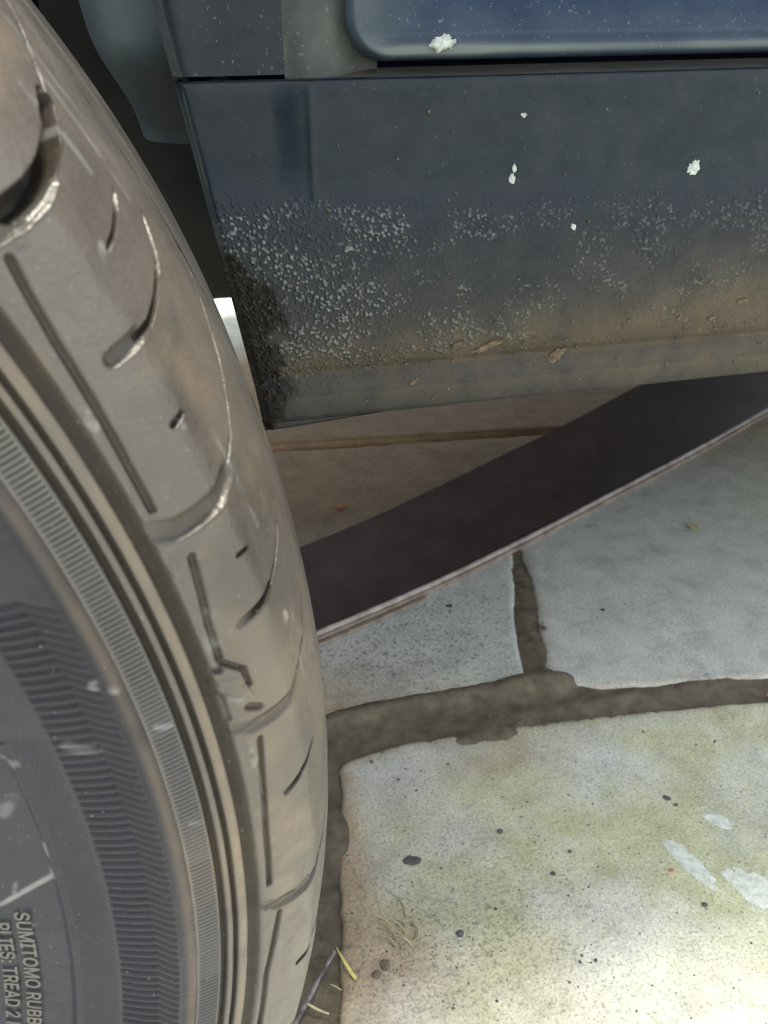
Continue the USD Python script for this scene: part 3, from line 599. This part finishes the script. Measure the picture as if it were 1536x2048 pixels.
# rim: dished disc with five spokes (out of the frame to the left)
def lathe(prof, n=72):
    th = np.linspace(0, 2*np.pi, n+1); prof = np.array(prof)
    V = WC + AX*prof[:, 1][:, None, None] + (prof[:, 0][:, None]*np.cos(th))[..., None]*E1 + (prof[:, 0][:, None]*np.sin(th))[..., None]*E2
    return V.reshape(-1, 3), grid_faces(len(prof), n+1)
obj('rim', join([lathe([(.231, .1045), (.236, .103), (.228, .098), (.215, .085), (.208, .04), (.205, -.05), (.22, -.09), (.232, -.104)]), lathe([(.0, .075), (.05, .075), (.07, .06), (.09, .05), (.09, .03), (0, .03)])]), 'rim_metal', wheel, smooth=40)
for k in range(5):
    a = 2*math.pi*k/5+.2; d = math.cos(a)*E1+math.sin(a)*E2; q = math.cos(a+1.5708)*E1+math.sin(a+1.5708)*E2
    V = []
    for r, w in ((.06, .03), (.14, .022), (.212, .030)):
        for sgn, t in ((-1, .045), (-1, .066), (1, .066), (1, .045)): V.append(WC+d*r+q*w*sgn+AX*t)
    F = [(i*4+j, i*4+(j+1) % 4, i*4+4+(j+1) % 4, i*4+4+j) for i in range(2) for j in range(4)]
    obj('spoke', (np.array(V), np.array(F)), 'rim_metal', wheel)

# ---- body side. The sill: face near y = 0.467, front edge follows the wheel arch
SY = 0.467
def arch_x(zz):
    return 0.0355-0.165*(zz-0.333) if zz < .55 else -0.395+math.sqrt(max(0.40**2-(zz-0.485)**2, 0))
ZS = [0.333, 0.3345, 0.338, 0.348, 0.3560, 0.3605, 0.3660, 0.376, 0.40, 0.425, 0.440, 0.452, 0.462, 0.475, 0.492, 0.502, 0.506, 0.5072]
YS = [0.4725, 0.4690, 0.4668, 0.4652, 0.4672, 0.4690, 0.4668, 0.4640, 0.4618, 0.4628, 0.4648, 0.4682, 0.4698, 0.4694, 0.4678, 0.4672, 0.4680, 0.4705]
fy = PchipInterpolator(ZS, YS)
def sill_y(X, Zv):
    y = fy(np.clip(Zv, ZS[0], ZS[-1]))
    # a soft upright fold a hand's breadth behind the arch, above the textured part
    y = y + 0.0030*(1-smst(.050, .068, X))*smst(.440, .475, Zv) - 0.0008*np.exp(-((X-.0695)/.0022)**2)*smst(.44, .46, Zv)
    # the arch edge rolls inward
    return y
def sill_bottom(X):
    return 0.0*X + 0.0022*smst(0.10, 0.17, X) - .0045*(1-smst(.035, .115, X)) + .0015*smst(.2, .36, X) + 0.004*np.exp(-((X-.035)/.012)**2)*0
nz, nxx = 420, 900
zz = np.linspace(0.333, 0.5072, nz)
ux = np.linspace(0, 1, nxx)
far_x = 0.48
ax_ = np.array([arch_x(q) for q in zz])
Xg = ax_[:, None]+(far_x-ax_[:, None])*ux[None, :]**1.35; Zg = np.repeat(zz[:, None], nxx, 1)
Zg = Zg + sill_bottom(Xg)*(1-smst(.333, .36, Zg)) + 0.006*smst(.05, .10, Xg)*(1-smst(.34, .37, Zg))*0
Yg = sill_y(Xg, Zg)
edge = Xg-ax_[:, None]
Yg = Yg + 0.0060*np.exp(-(edge/0.0022)**2)
P3 = np.stack([Xg, np.zeros(Xg.shape), Zg], -1)
nB = meshkit.fbm(P3*70, 4, 21); nC = meshkit.fbm(P3*260, 3, 22)
goop_w = 0.008+0.018*np.exp(-((Zg-.40)/.022)**2)+0.012*np.exp(-((Zg-.352)/.022)**2)-0.02*smst(.425, .445, Zg)
goop_w = np.maximum(goop_w, 1e-4)
goop = (1-smst(goop_w*0.55, goop_w*1.25, edge+0.030*(nB-.5)))*(1-smst(.428, .442, Zg+0.012*(nB-.5)))
goop = np.clip(goop, 0, 1)
Yg = Yg - goop*(0.0004+0.0018*np.maximum(nC-.35, 0)*smst(0, .004, edge))
texm = (1-smst(.440, .462, Zg+0.006*(nB-.5)))*(0.42+0.58*np.exp(-np.maximum(Xg-.06, 0)/.06))*smst(.345, .375, Zg+.2*(.08-np.minimum(Xg, .08)))
# grains of underseal standing proud
from scipy.spatial import cKDTree
ng = 12000
gp = np.c_[RNG.uniform(0.02, .48, ng), RNG.uniform(.34, .462, ng)]; gr_ = RNG.uniform(.0005, .0012, ng); gh = RNG.uniform(.4, 1.0, ng)
kd = cKDTree(gp); grain = np.zeros(Xg.size)
for kk in range(1, 4):
    dd, ii = kd.query(np.c_[Xg.ravel(), Zg.ravel()], k=[kk]); dd, ii = dd[:, 0], ii[:, 0]
    grain = np.maximum(grain, gh[ii]*np.sqrt(np.clip(1-(dd/gr_[ii])**2, 0, 1)))
grain = (grain.reshape(Xg.shape))*np.clip(texm*1.3, 0, 1)*(.55+.7*smst(.35, .62, meshkit.fbm(P3*55, 3, 77)))
Yg = Yg - 0.0007*grain
dirt = 0.02 + (0.45+0.25*(1-smst(.36, .47, Xg))-0.25*(1-smst(.06, .13, Xg)))*np.exp(-((Zg-.366)/.020)**2) + (.16+.22*smst(.15, .33, Xg))*(1-smst(.36, .425, Zg-.020*smst(.15, .35, Xg))) + 0.12*(1-smst(.41, .45, Zg)) + 0.25*np.exp(-((Xg-.33)/.07)**2-((Zg-.385)/.02)**2)
fine = (np.stack([Xg, Yg, Zg], -1).reshape(-1, 3), grid_faces(nz, nxx)[:, ::-1])
# the sill running on behind the frame's right edge
zc = np.array(ZS); xc = np.r_[np.linspace(far_x, .62, 6), 1.2, 2.0, 2.9]
Xc, Zc = np.meshgrid(xc, zc, indexing='ij'); Zc = Zc+sill_bottom(Xc)*(1-smst(.333, .36, Zc)); Yc = sill_y(Xc, Zc)
coarse = (np.stack([Xc, Yc, Zc], -1).reshape(-1, 3), grid_faces(len(xc), len(zc)))
# returns: underside flange and the inward turned front edge
flange = (np.array([(q, 0.4719, .3333+float(sill_bottom(np.array(q)))) for q in np.linspace(arch_x(.3335), 2.9, 40)] + [(q, 0.52, .345) for q in np.linspace(arch_x(.3335), 2.9, 40)]), grid_faces(2, 40))
lipz = np.linspace(.3335, .507, 40)
lip = (np.array([(arch_x(q), float(sill_y(np.array(arch_x(q)), np.array(q)))+.0061, q) for q in lipz]+[(arch_x(q)+.004, .50, q) for q in lipz]), grid_faces(2, 40))
SV, SF = join([fine, coarse, flange, lip]); nf_ = fine[0].shape[0]; pad = len(SV)-nf_
dz = lambda Z, X: 0.02 + .45*np.exp(-((Z-.366)/.020)**2) + (.16+.22*smst(.15, .33, X))*(1-smst(.36, .425, Z-.020*smst(.15, .35, X))) + 0.12*(1-smst(.41, .45, Z))
e1 = np.r_[dirt.ravel(), dz(SV[nf_:, 2], SV[nf_:, 0])]; e2 = np.r_[goop.ravel(), np.zeros(pad)]; e3 = np.r_[texm.ravel(), np.full(pad, .42)*(1-smst(.44, .462, SV[nf_:, 2]))]; e4 = np.r_[np.clip(grain*1.3-.45, 0, 1).ravel(), np.zeros(pad)]  # grain mask also paints sparkle as pale colour on the grain tops
sill = obj('sill_cover', (SV, SF), 'sill_plastic', car, smooth=True, attrs={'dirt': e1, 'goop': e2, 'texture': e3, 'grain': e4}, label='textured sill cover, muddy brown along its lower edge')

# paint splashes and mud flecks stuck on the sill and the door edge
def wall_splat(cx, cz, rx, rz, rot, thick, seed, yoff=0.0):
    v, f = splat(0, 0, rx, rz, rot, thick, seed, n=64, rag=1.35)
    X, Zv = cx+v[:, 0], cz+v[:, 1]
    return np.c_[X, sill_y(X, Zv)-0.0003-v[:, 2]+yoff, Zv], f
for cx, cz, r, s in ((.278, .4585, .0042, 3), (.174, .4575, .0023, 4), (.208, .4325, .0017, 6), (.178, .488, .0015, 7)):
    obj('white_splash', wall_splat(cx, cz, r, r*.8, .4*s, .0006, s), 'white_splash', sill, smooth=True)
obj('white_splash', wall_splat(.175, .4625, .0012, .0022, .2, .0007, 12), 'white_splash', sill, smooth=True)
for cx, cz, rx, rz, rot, s in ((.163, .369, .011, .0022, .35, 11), (.2055, .359, .0062, .003, .5, 12), (.21, .362, .003, .0014, .2, 13), (.145, .372, .0035, .0014, .3, 14), (.318, .384, .004, .0015, .1, 15), (.345, .376, .006, .0018, .15, 16), (.30, .375, .0025, .001, .2, 17), (.12, .352, .003, .0012, .6, 18)):
    obj('mud_fleck', wall_splat(cx, cz, rx, rz, rot, .0011, s), 'dried_mud', sill, smooth=True)
flecks = []
for i in range(260):
    cx = RNG.uniform(.03, .46); cz = min(RNG.uniform(.338, .50), RNG.uniform(.338, .52)); r = RNG.uniform(.0003, .0009)
    v, f = splat(0, 0, r, r*RNG.uniform(.5, 1), RNG.uniform(0, 3), .0005, i % 23, n=8)
    X, Zv = cx+v[:, 0], cz+v[:, 1]
    if cx < arch_x(cz)+.006: continue
    flecks.append((np.c_[X, sill_y(X, Zv)-0.0008-v[:, 2], Zv], f))
tag(obj('dust_fleck', join(flecks), 'dried_mud', sill, smooth=True), kind='stuff')

# front fender: the piece above the sill seam, wraps the arch and runs forward
def arch_out(zq): return arch_x(zq) if zq < .36+.43 else -.4
FZ = np.r_[np.linspace(.5090, .62, 40), np.linspace(.64, .79, 20)]
FV = []; ncol = 24
for q in FZ:
    a = arch_x(q); xs = a+(0.0588-a)*np.linspace(0, 1, ncol)
    ed = xs-a
    yy = 0.4735 - 0.010*smst(.509, .60, q) - .02*smst(.6, .79, q) + 0.0065*np.exp(-(ed/.003)**2)
    FV.append(np.c_[xs, yy, np.full(ncol, q)])
FV = np.array(FV); fend = (FV.reshape(-1, 3), grid_faces(len(FZ), ncol)[:, ::-1])
seam = (np.vstack([FV[0], FV[0]+np.array([0, .012, .001])]), grid_faces(2, ncol))
ret = (np.vstack([FV[:, 0], FV[:, 0]+np.array([.004, .03, 0])]), grid_faces(2, len(FZ)))
ret2 = (np.vstack([FV[:, -1], FV[:, -1]+np.array([0, .015, 0])]), grid_faces(2, len(FZ)))
top = Polygon([(-1.15, .55)] + [(-.395-.40*math.cos(t), .485+.40*math.sin(t)) for t in np.linspace(.16, math.pi/2, 20)] + [(-.395+.40*math.sin(t), .485+.40*math.cos(t)) for t in np.linspace(0.05, .70, 9)] + [(.0585, .79), (.0585, 1.0), (-1.1, .93)])
tf = trimesh.creation.extrude_polygon(top, .02); tv = np.array(tf.vertices)
tv = np.c_[tv[:, 0], .4435-.0*tv[:, 2]+tv[:, 2], tv[:, 1]]
obj('front_fender', join([fend, seam, ret, (tv, tf.faces[:, ::-1])]), 'fender_paint', car, smooth=30, label='glossy black rear end of the front fender above the sill seam')
hood = np.array([(-1.12, .46, .93), (.06, .46, 1.0), (.06, 1.95, 1.0), (-1.12, 1.95, .93), (-1.2, .5, .35), (-1.2, 1.95, .35)])
obj('bonnet', (hood, np.array([(0, 1, 2, 3), (0, 3, 5, 4)])), 'fender_paint', car)

# pillar strip between fender and door, dusty
PZ = np.r_[np.linspace(.5066, .60, 60), np.linspace(.62, 1.0, 14)]; cols = np.linspace(.0588, .1060, 30)
Xp, Zp = np.meshgrid(cols, PZ, indexing='ij')
Yp = 0.4735 - .0022*smst(.0590, .070, Xp) + 0.0125*smst(.076, .106, Xp) - 0.03*smst(.6, 1.0, Zp) - .010*smst(.509, .60, Zp)*(1-smst(.0590, .075, Xp))
ledgeX = np.linspace(.0600, 2.9, 60)
ledge = (np.vstack([np.c_[ledgeX, np.full(60, .4702), np.full(60, .5070)], np.c_[ledgeX, np.full(60, .4860), np.full(60, .5105)]]), grid_faces(2, 60))
obj('door_pillar', (np.stack([Xp, Yp, Zp], -1).reshape(-1, 3), grid_faces(30, 74)), 'pillar_paint', car, smooth=40, label='dusty grey strip between fender, sill and door')
obj('sill_ledge', ledge, 'ledge_dirt', car, smooth=True, label='brown dirt-filled gap between door and sill')

# door: rounded lower front corner, soft rolled hem along the bottom, blue gloss
r0 = .020; x0, z0d = .0885, .5135
vz = np.r_[np.linspace(0, .013, 34), np.linspace(.0145, .06, 26), np.linspace(.08, .4865, 20)]; vx = np.r_[np.linspace(0, .03, 50), np.linspace(.035, .5, 80), .8, 1.4, 2.51]
VX, VZ = np.meshgrid(vx, vz, indexing='ij')
Zd = z0d+VZ; inset = np.where(VZ < r0, r0-np.sqrt(np.maximum(r0**2-(r0-VZ)**2, 0)), 0); Xd = x0+inset+VX*(1-inset/2.52)
cx_, cz_ = r0-np.minimum(Xd-x0, r0), r0-np.minimum(VZ, r0); dcorner = r0-np.hypot(cx_, cz_)
dd_ = np.minimum(np.where((Xd-x0 < r0) & (VZ < r0), dcorner, 1), np.minimum(Xd-x0, VZ)); dd_ = np.maximum(dd_, 0)
yb = .4655-.030*smst(.52, .75, Zd)+.010*smst(.75, 1.0, Zd)
hem = PchipInterpolator([0, .0006, .0018, .0036, .0060, .0085, .012, .02, 1], [.0125, .0055, .0022, .0006, .0001, .0016, .0030, .0026, .0022])
bottom = smst(0, 1, (Xd-x0-VZ)/.02)            # the hem is pronounced along the bottom, soft up the front edge
prof_side = .0125*np.exp(-(dd_/.0016)**2)+.0022
Yd = yb + hem(dd_)*bottom + prof_side*(1-bottom)
kz = 26
hem_dust_sheen = (np.clip(.95*np.exp(-((dd_-.0048)/.0022)**2)*bottom*(.55+.9*np.exp(-((Xd-.125)/.05)**2)), 0, 1) + .30*(1-smst(.004, .040, dd_))*(1-bottom) + .12*(1-smst(.01, .03, dd_)))*(.55+.9*meshkit.fbm(np.stack([Xd*40, Zd*90, Xd*0], -1), 3, 51))  # highlight along the hem painted in, over a little dust
hem_dust_sheen = np.clip(hem_dust_sheen, 0, 1)
door = obj('front_door', (np.stack([Xd, Yd, Zd], -1)[:, kz:].reshape(-1, 3), grid_faces(len(vx), len(vz)-kz)), 'door_paint', car, smooth=True, label='glossy dark blue door', attrs={'dust_sheen': hem_dust_sheen[:, kz:].ravel()})
obj('door_hem', (np.stack([Xd, Yd, Zd], -1)[:, :kz+1].reshape(-1, 3), grid_faces(len(vx), kz+1)), 'door_paint', door, smooth=True, label='dusty hem along the bottom of the door with a painted pale highlight', attrs={'dust_sheen': hem_dust_sheen[:, :kz+1].ravel()})
v, f = splat(0, 0, .0062, .0034, .15, .0016, 5, n=70, rag=1.2)
obj('white_splash', (np.c_[.134+v[:, 0], .4652-v[:, 2], .5212+v[:, 1]+.0006*np.sin(v[:, 0]*900)], f), 'white_splash', door, smooth=True)
win = np.array([(.2, .455, 1.0), (2.6, .455, 1.0), (2.3, .62, 1.42), (.75, .62, 1.42)])
obj('side_window', (win, np.array([(0, 1, 2, 3)])), 'window_tint', car)
rf = np.array([(.06, .45, .98), (.7, .62, 1.42), (2.4, .62, 1.42), (2.9, .5, 1.0), (.06, 1.95, .98), (.7, 1.8, 1.42), (2.4, 1.8, 1.42), (2.9, 1.95, 1.0)])
obj('roof', (rf, np.array([(1, 2, 6, 5), (0, 1, 5, 4), (2, 3, 7, 6)])), 'fender_paint', car)
obj('rear_body', join([(box(2.62, 3.25, .47, 1.95, .36, 1.0).vertices, box(2.62, 3.25, .47, 1.95, .36, 1.0).faces)]), 'door_paint', car)
# underside
und = [box(.06, 3.0, .522, 1.90, .345, .40), box(-.95, .06, .90, 1.55, .292, .60), box(.06, 2.9, .52, .60, .33, .36), box(-1.18, -.86, .5, 1.9, .30, .6)]
obj('underbody', join([(b.vertices, b.faces) for b in und]), 'underbody', car)
obj('far_sill', box(.06, 2.6, 1.90, 1.95, .33, 1.0), 'door_paint', car)
# wheel arch liner: bulging rear panel seen between tyre and fender
LZ = np.linspace(.466, .86, 60); LT = np.linspace(0, 1, 30); LV = []
for q in LZ:
    a = arch_x(q)+.003
    xs = a - .042*LT; ys = .50 + .118*LT - .030*np.sin(np.pi*LT)
    xs = xs - .012*np.sin(np.pi*LT) + .012*(1-smst(.482, .53, q))*LT
    ys = ys + .11*(1-smst(.462, .525, q))
    LV.append(np.c_[xs, ys, np.full(30, q)])
LV = np.array(LV)
lback = (np.vstack([LV[:, -1], LV[:, -1]+np.array([.004, .03, 0])]), grid_faces(2, 60))
obj('wheel_arch_liner', join([(LV.reshape(-1, 3), grid_faces(60, 30)), lback]), 'liner_plastic', car, smooth=50, label='smooth grey-blue liner panel behind the tyre')
# inner wheel house, roof of the arch, suspension strut and hose
arcT = np.linspace(.0, math.pi, 40)
archroof = np.array([(-.395+.42*math.cos(t), yy, .485+.42*math.sin(t)) for yy in (.475, .93) for t in arcT])
obj('wheel_house', join([(archroof, grid_faces(2, 40)), (box(-.9, .055, .93, .95, .30, .93).vertices, box(-.9, .055, .93, .95, .30, .93).faces)]), 'black_plastic', car)
obj('suspension_strut', join([tube([(-.10, .74, .30), (-.098, .75, .60), (-.096, .76, .86)], [.024, .024, .024], 24), tube([(-.30, .62, .25), (-.10, .72, .33)], [.03, .035], 12)]+[tube([(-.098+.034*math.cos(t), .75+.034*math.sin(t), .56+t*.0045) for t in np.linspace(0, 44, 260)], [.0055]*260, 8)]), 'strut_metal', car, smooth=40)
obj('brake_hose', tube([(-.074, .66, .40), (-.075, .662, .48), (-.078, .665, .53), (-.080, .67, .66)], [.0030]*4, 10), 'pale_hose', car, smooth=40)
obj('brake_hose', tube([(-.089, .64, .44), (-.0885, .645, .50), (-.088, .65, .56), (-.086, .66, .68)], [.0024]*4, 10), 'pale_hose', car, smooth=40)

# ------------------------------------------------------------------ small loose things on the paving
def pebble(x, y, r, seed, mat, label, group=None, flat=.55, z0=0.0, name='pebble', cat='pebble', sx=1.0):
    m = trimesh.creation.icosphere(2, 1.0); v = np.array(m.vertices)
    v *= (0.7+0.6*meshkit.fbm(v*1.3+seed*7.7, 3, seed))[:, None]; v *= np.array([r*sx, r, r*flat])
    c, s = math.cos(seed*1.7), math.sin(seed*1.7); v[:, :2] = v[:, :2]@np.array([[c, s], [-s, c]])
    v[:, 2] -= v[:, 2].min()+r*.12
    t = thing(name, label, cat, (x, y, z0), group=group); obj('stone', (v, m.faces), mat, t, smooth=True)
    return t
pebble(.182, .445, .0022, 1, 'pebble_dark', 'round dark pebble in the middle of the front slab, above the others')
pebble(.128, .370, .0026, 2, 'pebble_dark', 'largest round grey pebble on the lower left of the front slab')
pebble(.225, .416, .0016, 3, 'pebble_brown', 'small reddish brown pebble near the centre of the front slab')
pebble(.206, .401, .0020, 4, 'pebble_dark', 'pale grey flattish pebble just left of the small reddish pebble', flat=.4)
pebble(.318, .446, .0022, 5, 'pebble_dark', 'dark twin crumb of dirt on the green part of the front slab', flat=.5, name='dirt_crumb', cat='dirt crumb', sx=1.5)
pebble(.3215, .4385, .0014, 6, 'pebble_dark', 'tiny dark crumb touching the twin crumb on the green part', flat=.5, name='dirt_crumb', cat='dirt crumb')
pebble(.104, .538, .0016, 8, 'pebble_brown', 'small brown pebble on the top left corner of the front slab')
pebble(.232, .549, .0022, 9, 'pebble_dark', 'grey pebble on the edge of the soil joint, right of the spilled earth', z0=.002)
pebble(.296, .353, .0019, 10, 'pebble_dark', 'dark pebble between the two white mortar smears', flat=.6)
pebble(.112, .435, .0042, 11, 'pebble_dark', 'flat grey smudge of grit on the left of the front slab', flat=.22, name='dirt_crumb', cat='dirt crumb', sx=1.6)
pebble(.075, .360, .0030, 12, 'pebble_brown', 'larger brown clod beside the yellow straw', flat=.35, name='dirt_clod', cat='dirt clod', sx=1.3)
pebble(.0685, .355, .0026, 13, 'pebble_brown', 'smaller brown clod left of the larger clod, beside the yellow straw', flat=.35, name='dirt_clod', cat='dirt clod', sx=1.2)
pebble(.379, .693, .0021, 14, 'pebble_dark', 'dark dot of grit on the clean pale slab right of the joint', flat=.4)
pebble(.229, .737, .0026, 15, 'pebble_dark', 'dark crumb on the freckled slab close to the dark strip', flat=.35, name='dirt_crumb', cat='dirt crumb', sx=1.3)
pebble(.308, .679, .0030, 16, 'pebble_brown', 'dark leaf crumb lying in the narrow joint between the back slabs', flat=.3, name='dirt_crumb', cat='dirt crumb', sx=1.7)
for gx_, gy_, lab in ((.164, .521, "tiny black grit dot a little below the middle of the front slab's soil edge"), (.121, .514, 'tiny black grit dot on the pale top left corner of the front slab'),
                      (.157, .383, 'tiny black grit dot between the dry grass wisp and the centre of the front slab'), (.207, .332, 'tiny black grit dot low on the front slab, straight below its centre'),
                      (.387, .494, 'tiny black grit dot near the right edge of the picture on the front slab')):
    pebble(gx_, gy_, .0012, int(gx_*900), 'pebble_dark', lab, name='grit_dot', cat='grit')

def scrap(name, label, cat, x, y, r, seed, mat, sx=1.5, z0=.001, curl=.3):
    v, f = splat(0, 0, r*sx, r, seed, .0006, seed, n=18)
    v[:, 2] += curl*r*(v[:, 0]/(r*sx))**2
    vb = v.copy(); vb[:, 2] -= .0004
    V, F = join([(v, f), (vb, f[:, ::-1])])
    t = thing(name, label, cat, (x, y, z0)); obj('leaf_blade', (V, F), mat, t, smooth=40)
scrap('leaf_scrap', 'orange leaf scrap on the brown slab behind the dark strip', 'leaf', .158, .978, .0052, 3, 'leaf_orange')
scrap('leaf_scrap', 'orange leaf scrap in the soil joint at the right edge of the picture', 'leaf', .4655, .532, .0045, 7, 'leaf_orange', z0=.003)
scrap('leaf_scrap', 'tiny orange scrap beside the white mortar smear on the front slab', 'leaf', .288, .384, .0013, 9, 'dull_orange')
scrap('leaf_scrap', 'pale curled scrap on the clean slab right of the dark strip', 'leaf', .554, .825, .0055, 11, 'straw_pale', curl=.8)

def stalk(name, label, cat, pts, r, mat, width=None):
    pts = np.array(pts, float); t = thing(name, label, cat, tuple(pts[0]*[1, 1, 0]))
    p = pts-pts[0]*[1, 1, 0]
    n = 12; tt = np.linspace(0, 1, len(pts)); ti = np.linspace(0, 1, n)
    p = np.stack([PchipInterpolator(tt, p[:, k])(ti) for k in range(3)], 1)
    rr = np.interp(ti, np.linspace(0, 1, len(r)), r)
    v, f = tube(p, rr, 8)
    if width: v[:, 2] = p[:, 2].repeat(8)+(v[:, 2]-p[:, 2].repeat(8))*width
    obj('stem', (v, f), mat, t, smooth=40); return t
stalk('straw', 'flat yellow straw leaning on the left edge of the front slab', 'straw', [(.0465, .377, .004), (.049, .368, .004), (.0515, .361, .003), (.055, .354, .0015)], [.0003, .0009, .0012, .0012], 'straw_yellow', width=.35)
tw = stalk('twig', 'crooked grey twig lying in the soil joint beside the tyre', 'twig', [(.0445, .3745, .004), (.038, .366, .003), (.033, .361, .002), (.027, .351, .003), (.022, .345, .003), (.017, .339, .001), (.010, .330, .000)], [.0016, .0010, .0012, .0013, .0016, .0012, .0014], 'twig_bark')
stalk('straw', 'short pale straw lying across the twig at the bottom edge', 'straw', [(.0225, .343, .0045), (.028, .339, .003), (.0345, .3355, .0015)], [.0007, .0008, .0004], 'straw_pale')
stalk('straw', 'thin pale straw stub at the slab edge above the bottom', 'straw', [(.0385, .3545, .001), (.041, .352, .002), (.0445, .3485, .002)], [.0003, .0005, .0003], 'straw_pale')
tuft = thing('dry_grass', 'wisp of dry brown grass flattened on the left of the front slab', 'dry grass', (.093, .385, 0))
for i in range(11):
    a = RNG.uniform(-.6, .6)+1.45; L = RNG.uniform(.008, .026); x0_, y0_ = RNG.uniform(-.008, .007), RNG.uniform(-.018, .006)
    p = np.array([(x0_+L*t*math.cos(a+.5*t), y0_+L*t*math.sin(a+.5*t), .0008+.002*math.sin(math.pi*t)*RNG.uniform(.3, 1)) for t in np.linspace(0, 1, 7)])
    obj('grass_blade', tube(p, [.0004, .0005, .0005, .0004, .0003, .0003, .0002], 5), 'dead_grass' if i % 3 else 'straw_pale', tuft)
stalk('twig', 'tiny dark splinter on the clean slab close to the dark strip', 'twig', [(.436, .852, .001), (.440, .855, .0025), (.446, .853, .001)], [.0006, .0012, .0005], 'twig_bark')

# loose grit nobody could count: on the slabs and in the joints
ico = trimesh.creation.icosphere(0, 1.0); parts = []
def scatter(n, fn, rlo, rhi):
    out = []
    while len(out) < n:
        x_, y_ = fn()
        r = rlo+(rhi-rlo)*RNG.random()**3
        zt = 0.0
        v = np.array(ico.vertices)*r*np.array([RNG.uniform(.7, 1.4), RNG.uniform(.7, 1.4), .55])
        out.append((v+np.array([x_, y_, zt+r*.3]), ico.faces))
    return out
dark = scatter(420, lambda: (RNG.normal(.15, .085), RNG.normal(.71, .06)), .0003, .0010)
dark += scatter(500, lambda: (RNG.uniform(.05, .45), RNG.uniform(.26, .53)), .0003, .0010)
dark += scatter(160, lambda: (RNG.normal(.10, .04), RNG.normal(.37, .03)), .0003, .0010)
dark += scatter(130, lambda: (RNG.uniform(.31, .75), RNG.uniform(.60, .95)), .0003, .0009)
def okp(m): c = m[0].mean(0); return not (c[1] > .5 and c[1] < .59 and False)
tag(obj('loose_grit', join([d for d in dark if okp(d)]), 'pebble_dark'), 'fine dark grit scattered over the slabs', 'grit', kind='stuff')
pale = []
for i in range(130):
    x_, y_ = (RNG.uniform(.07, .46), RNG.normal(.577, .02)) if i < 75 else (RNG.uniform(.0, .055), RNG.uniform(.31, .55))
    r = .0004+.0011*RNG.random()**3
    zt = float(soil_height(np.array([x_]), np.array([y_]))[0])
    pale.append((np.array(ico.vertices)*r+np.array([x_, y_, max(zt, -.006)+r*.3]), ico.faces))
tag(obj('joint_gravel', join(pale), 'pebble_brown'), 'tiny brown stones and seeds in the soil of the joints', 'gravel', kind='stuff')
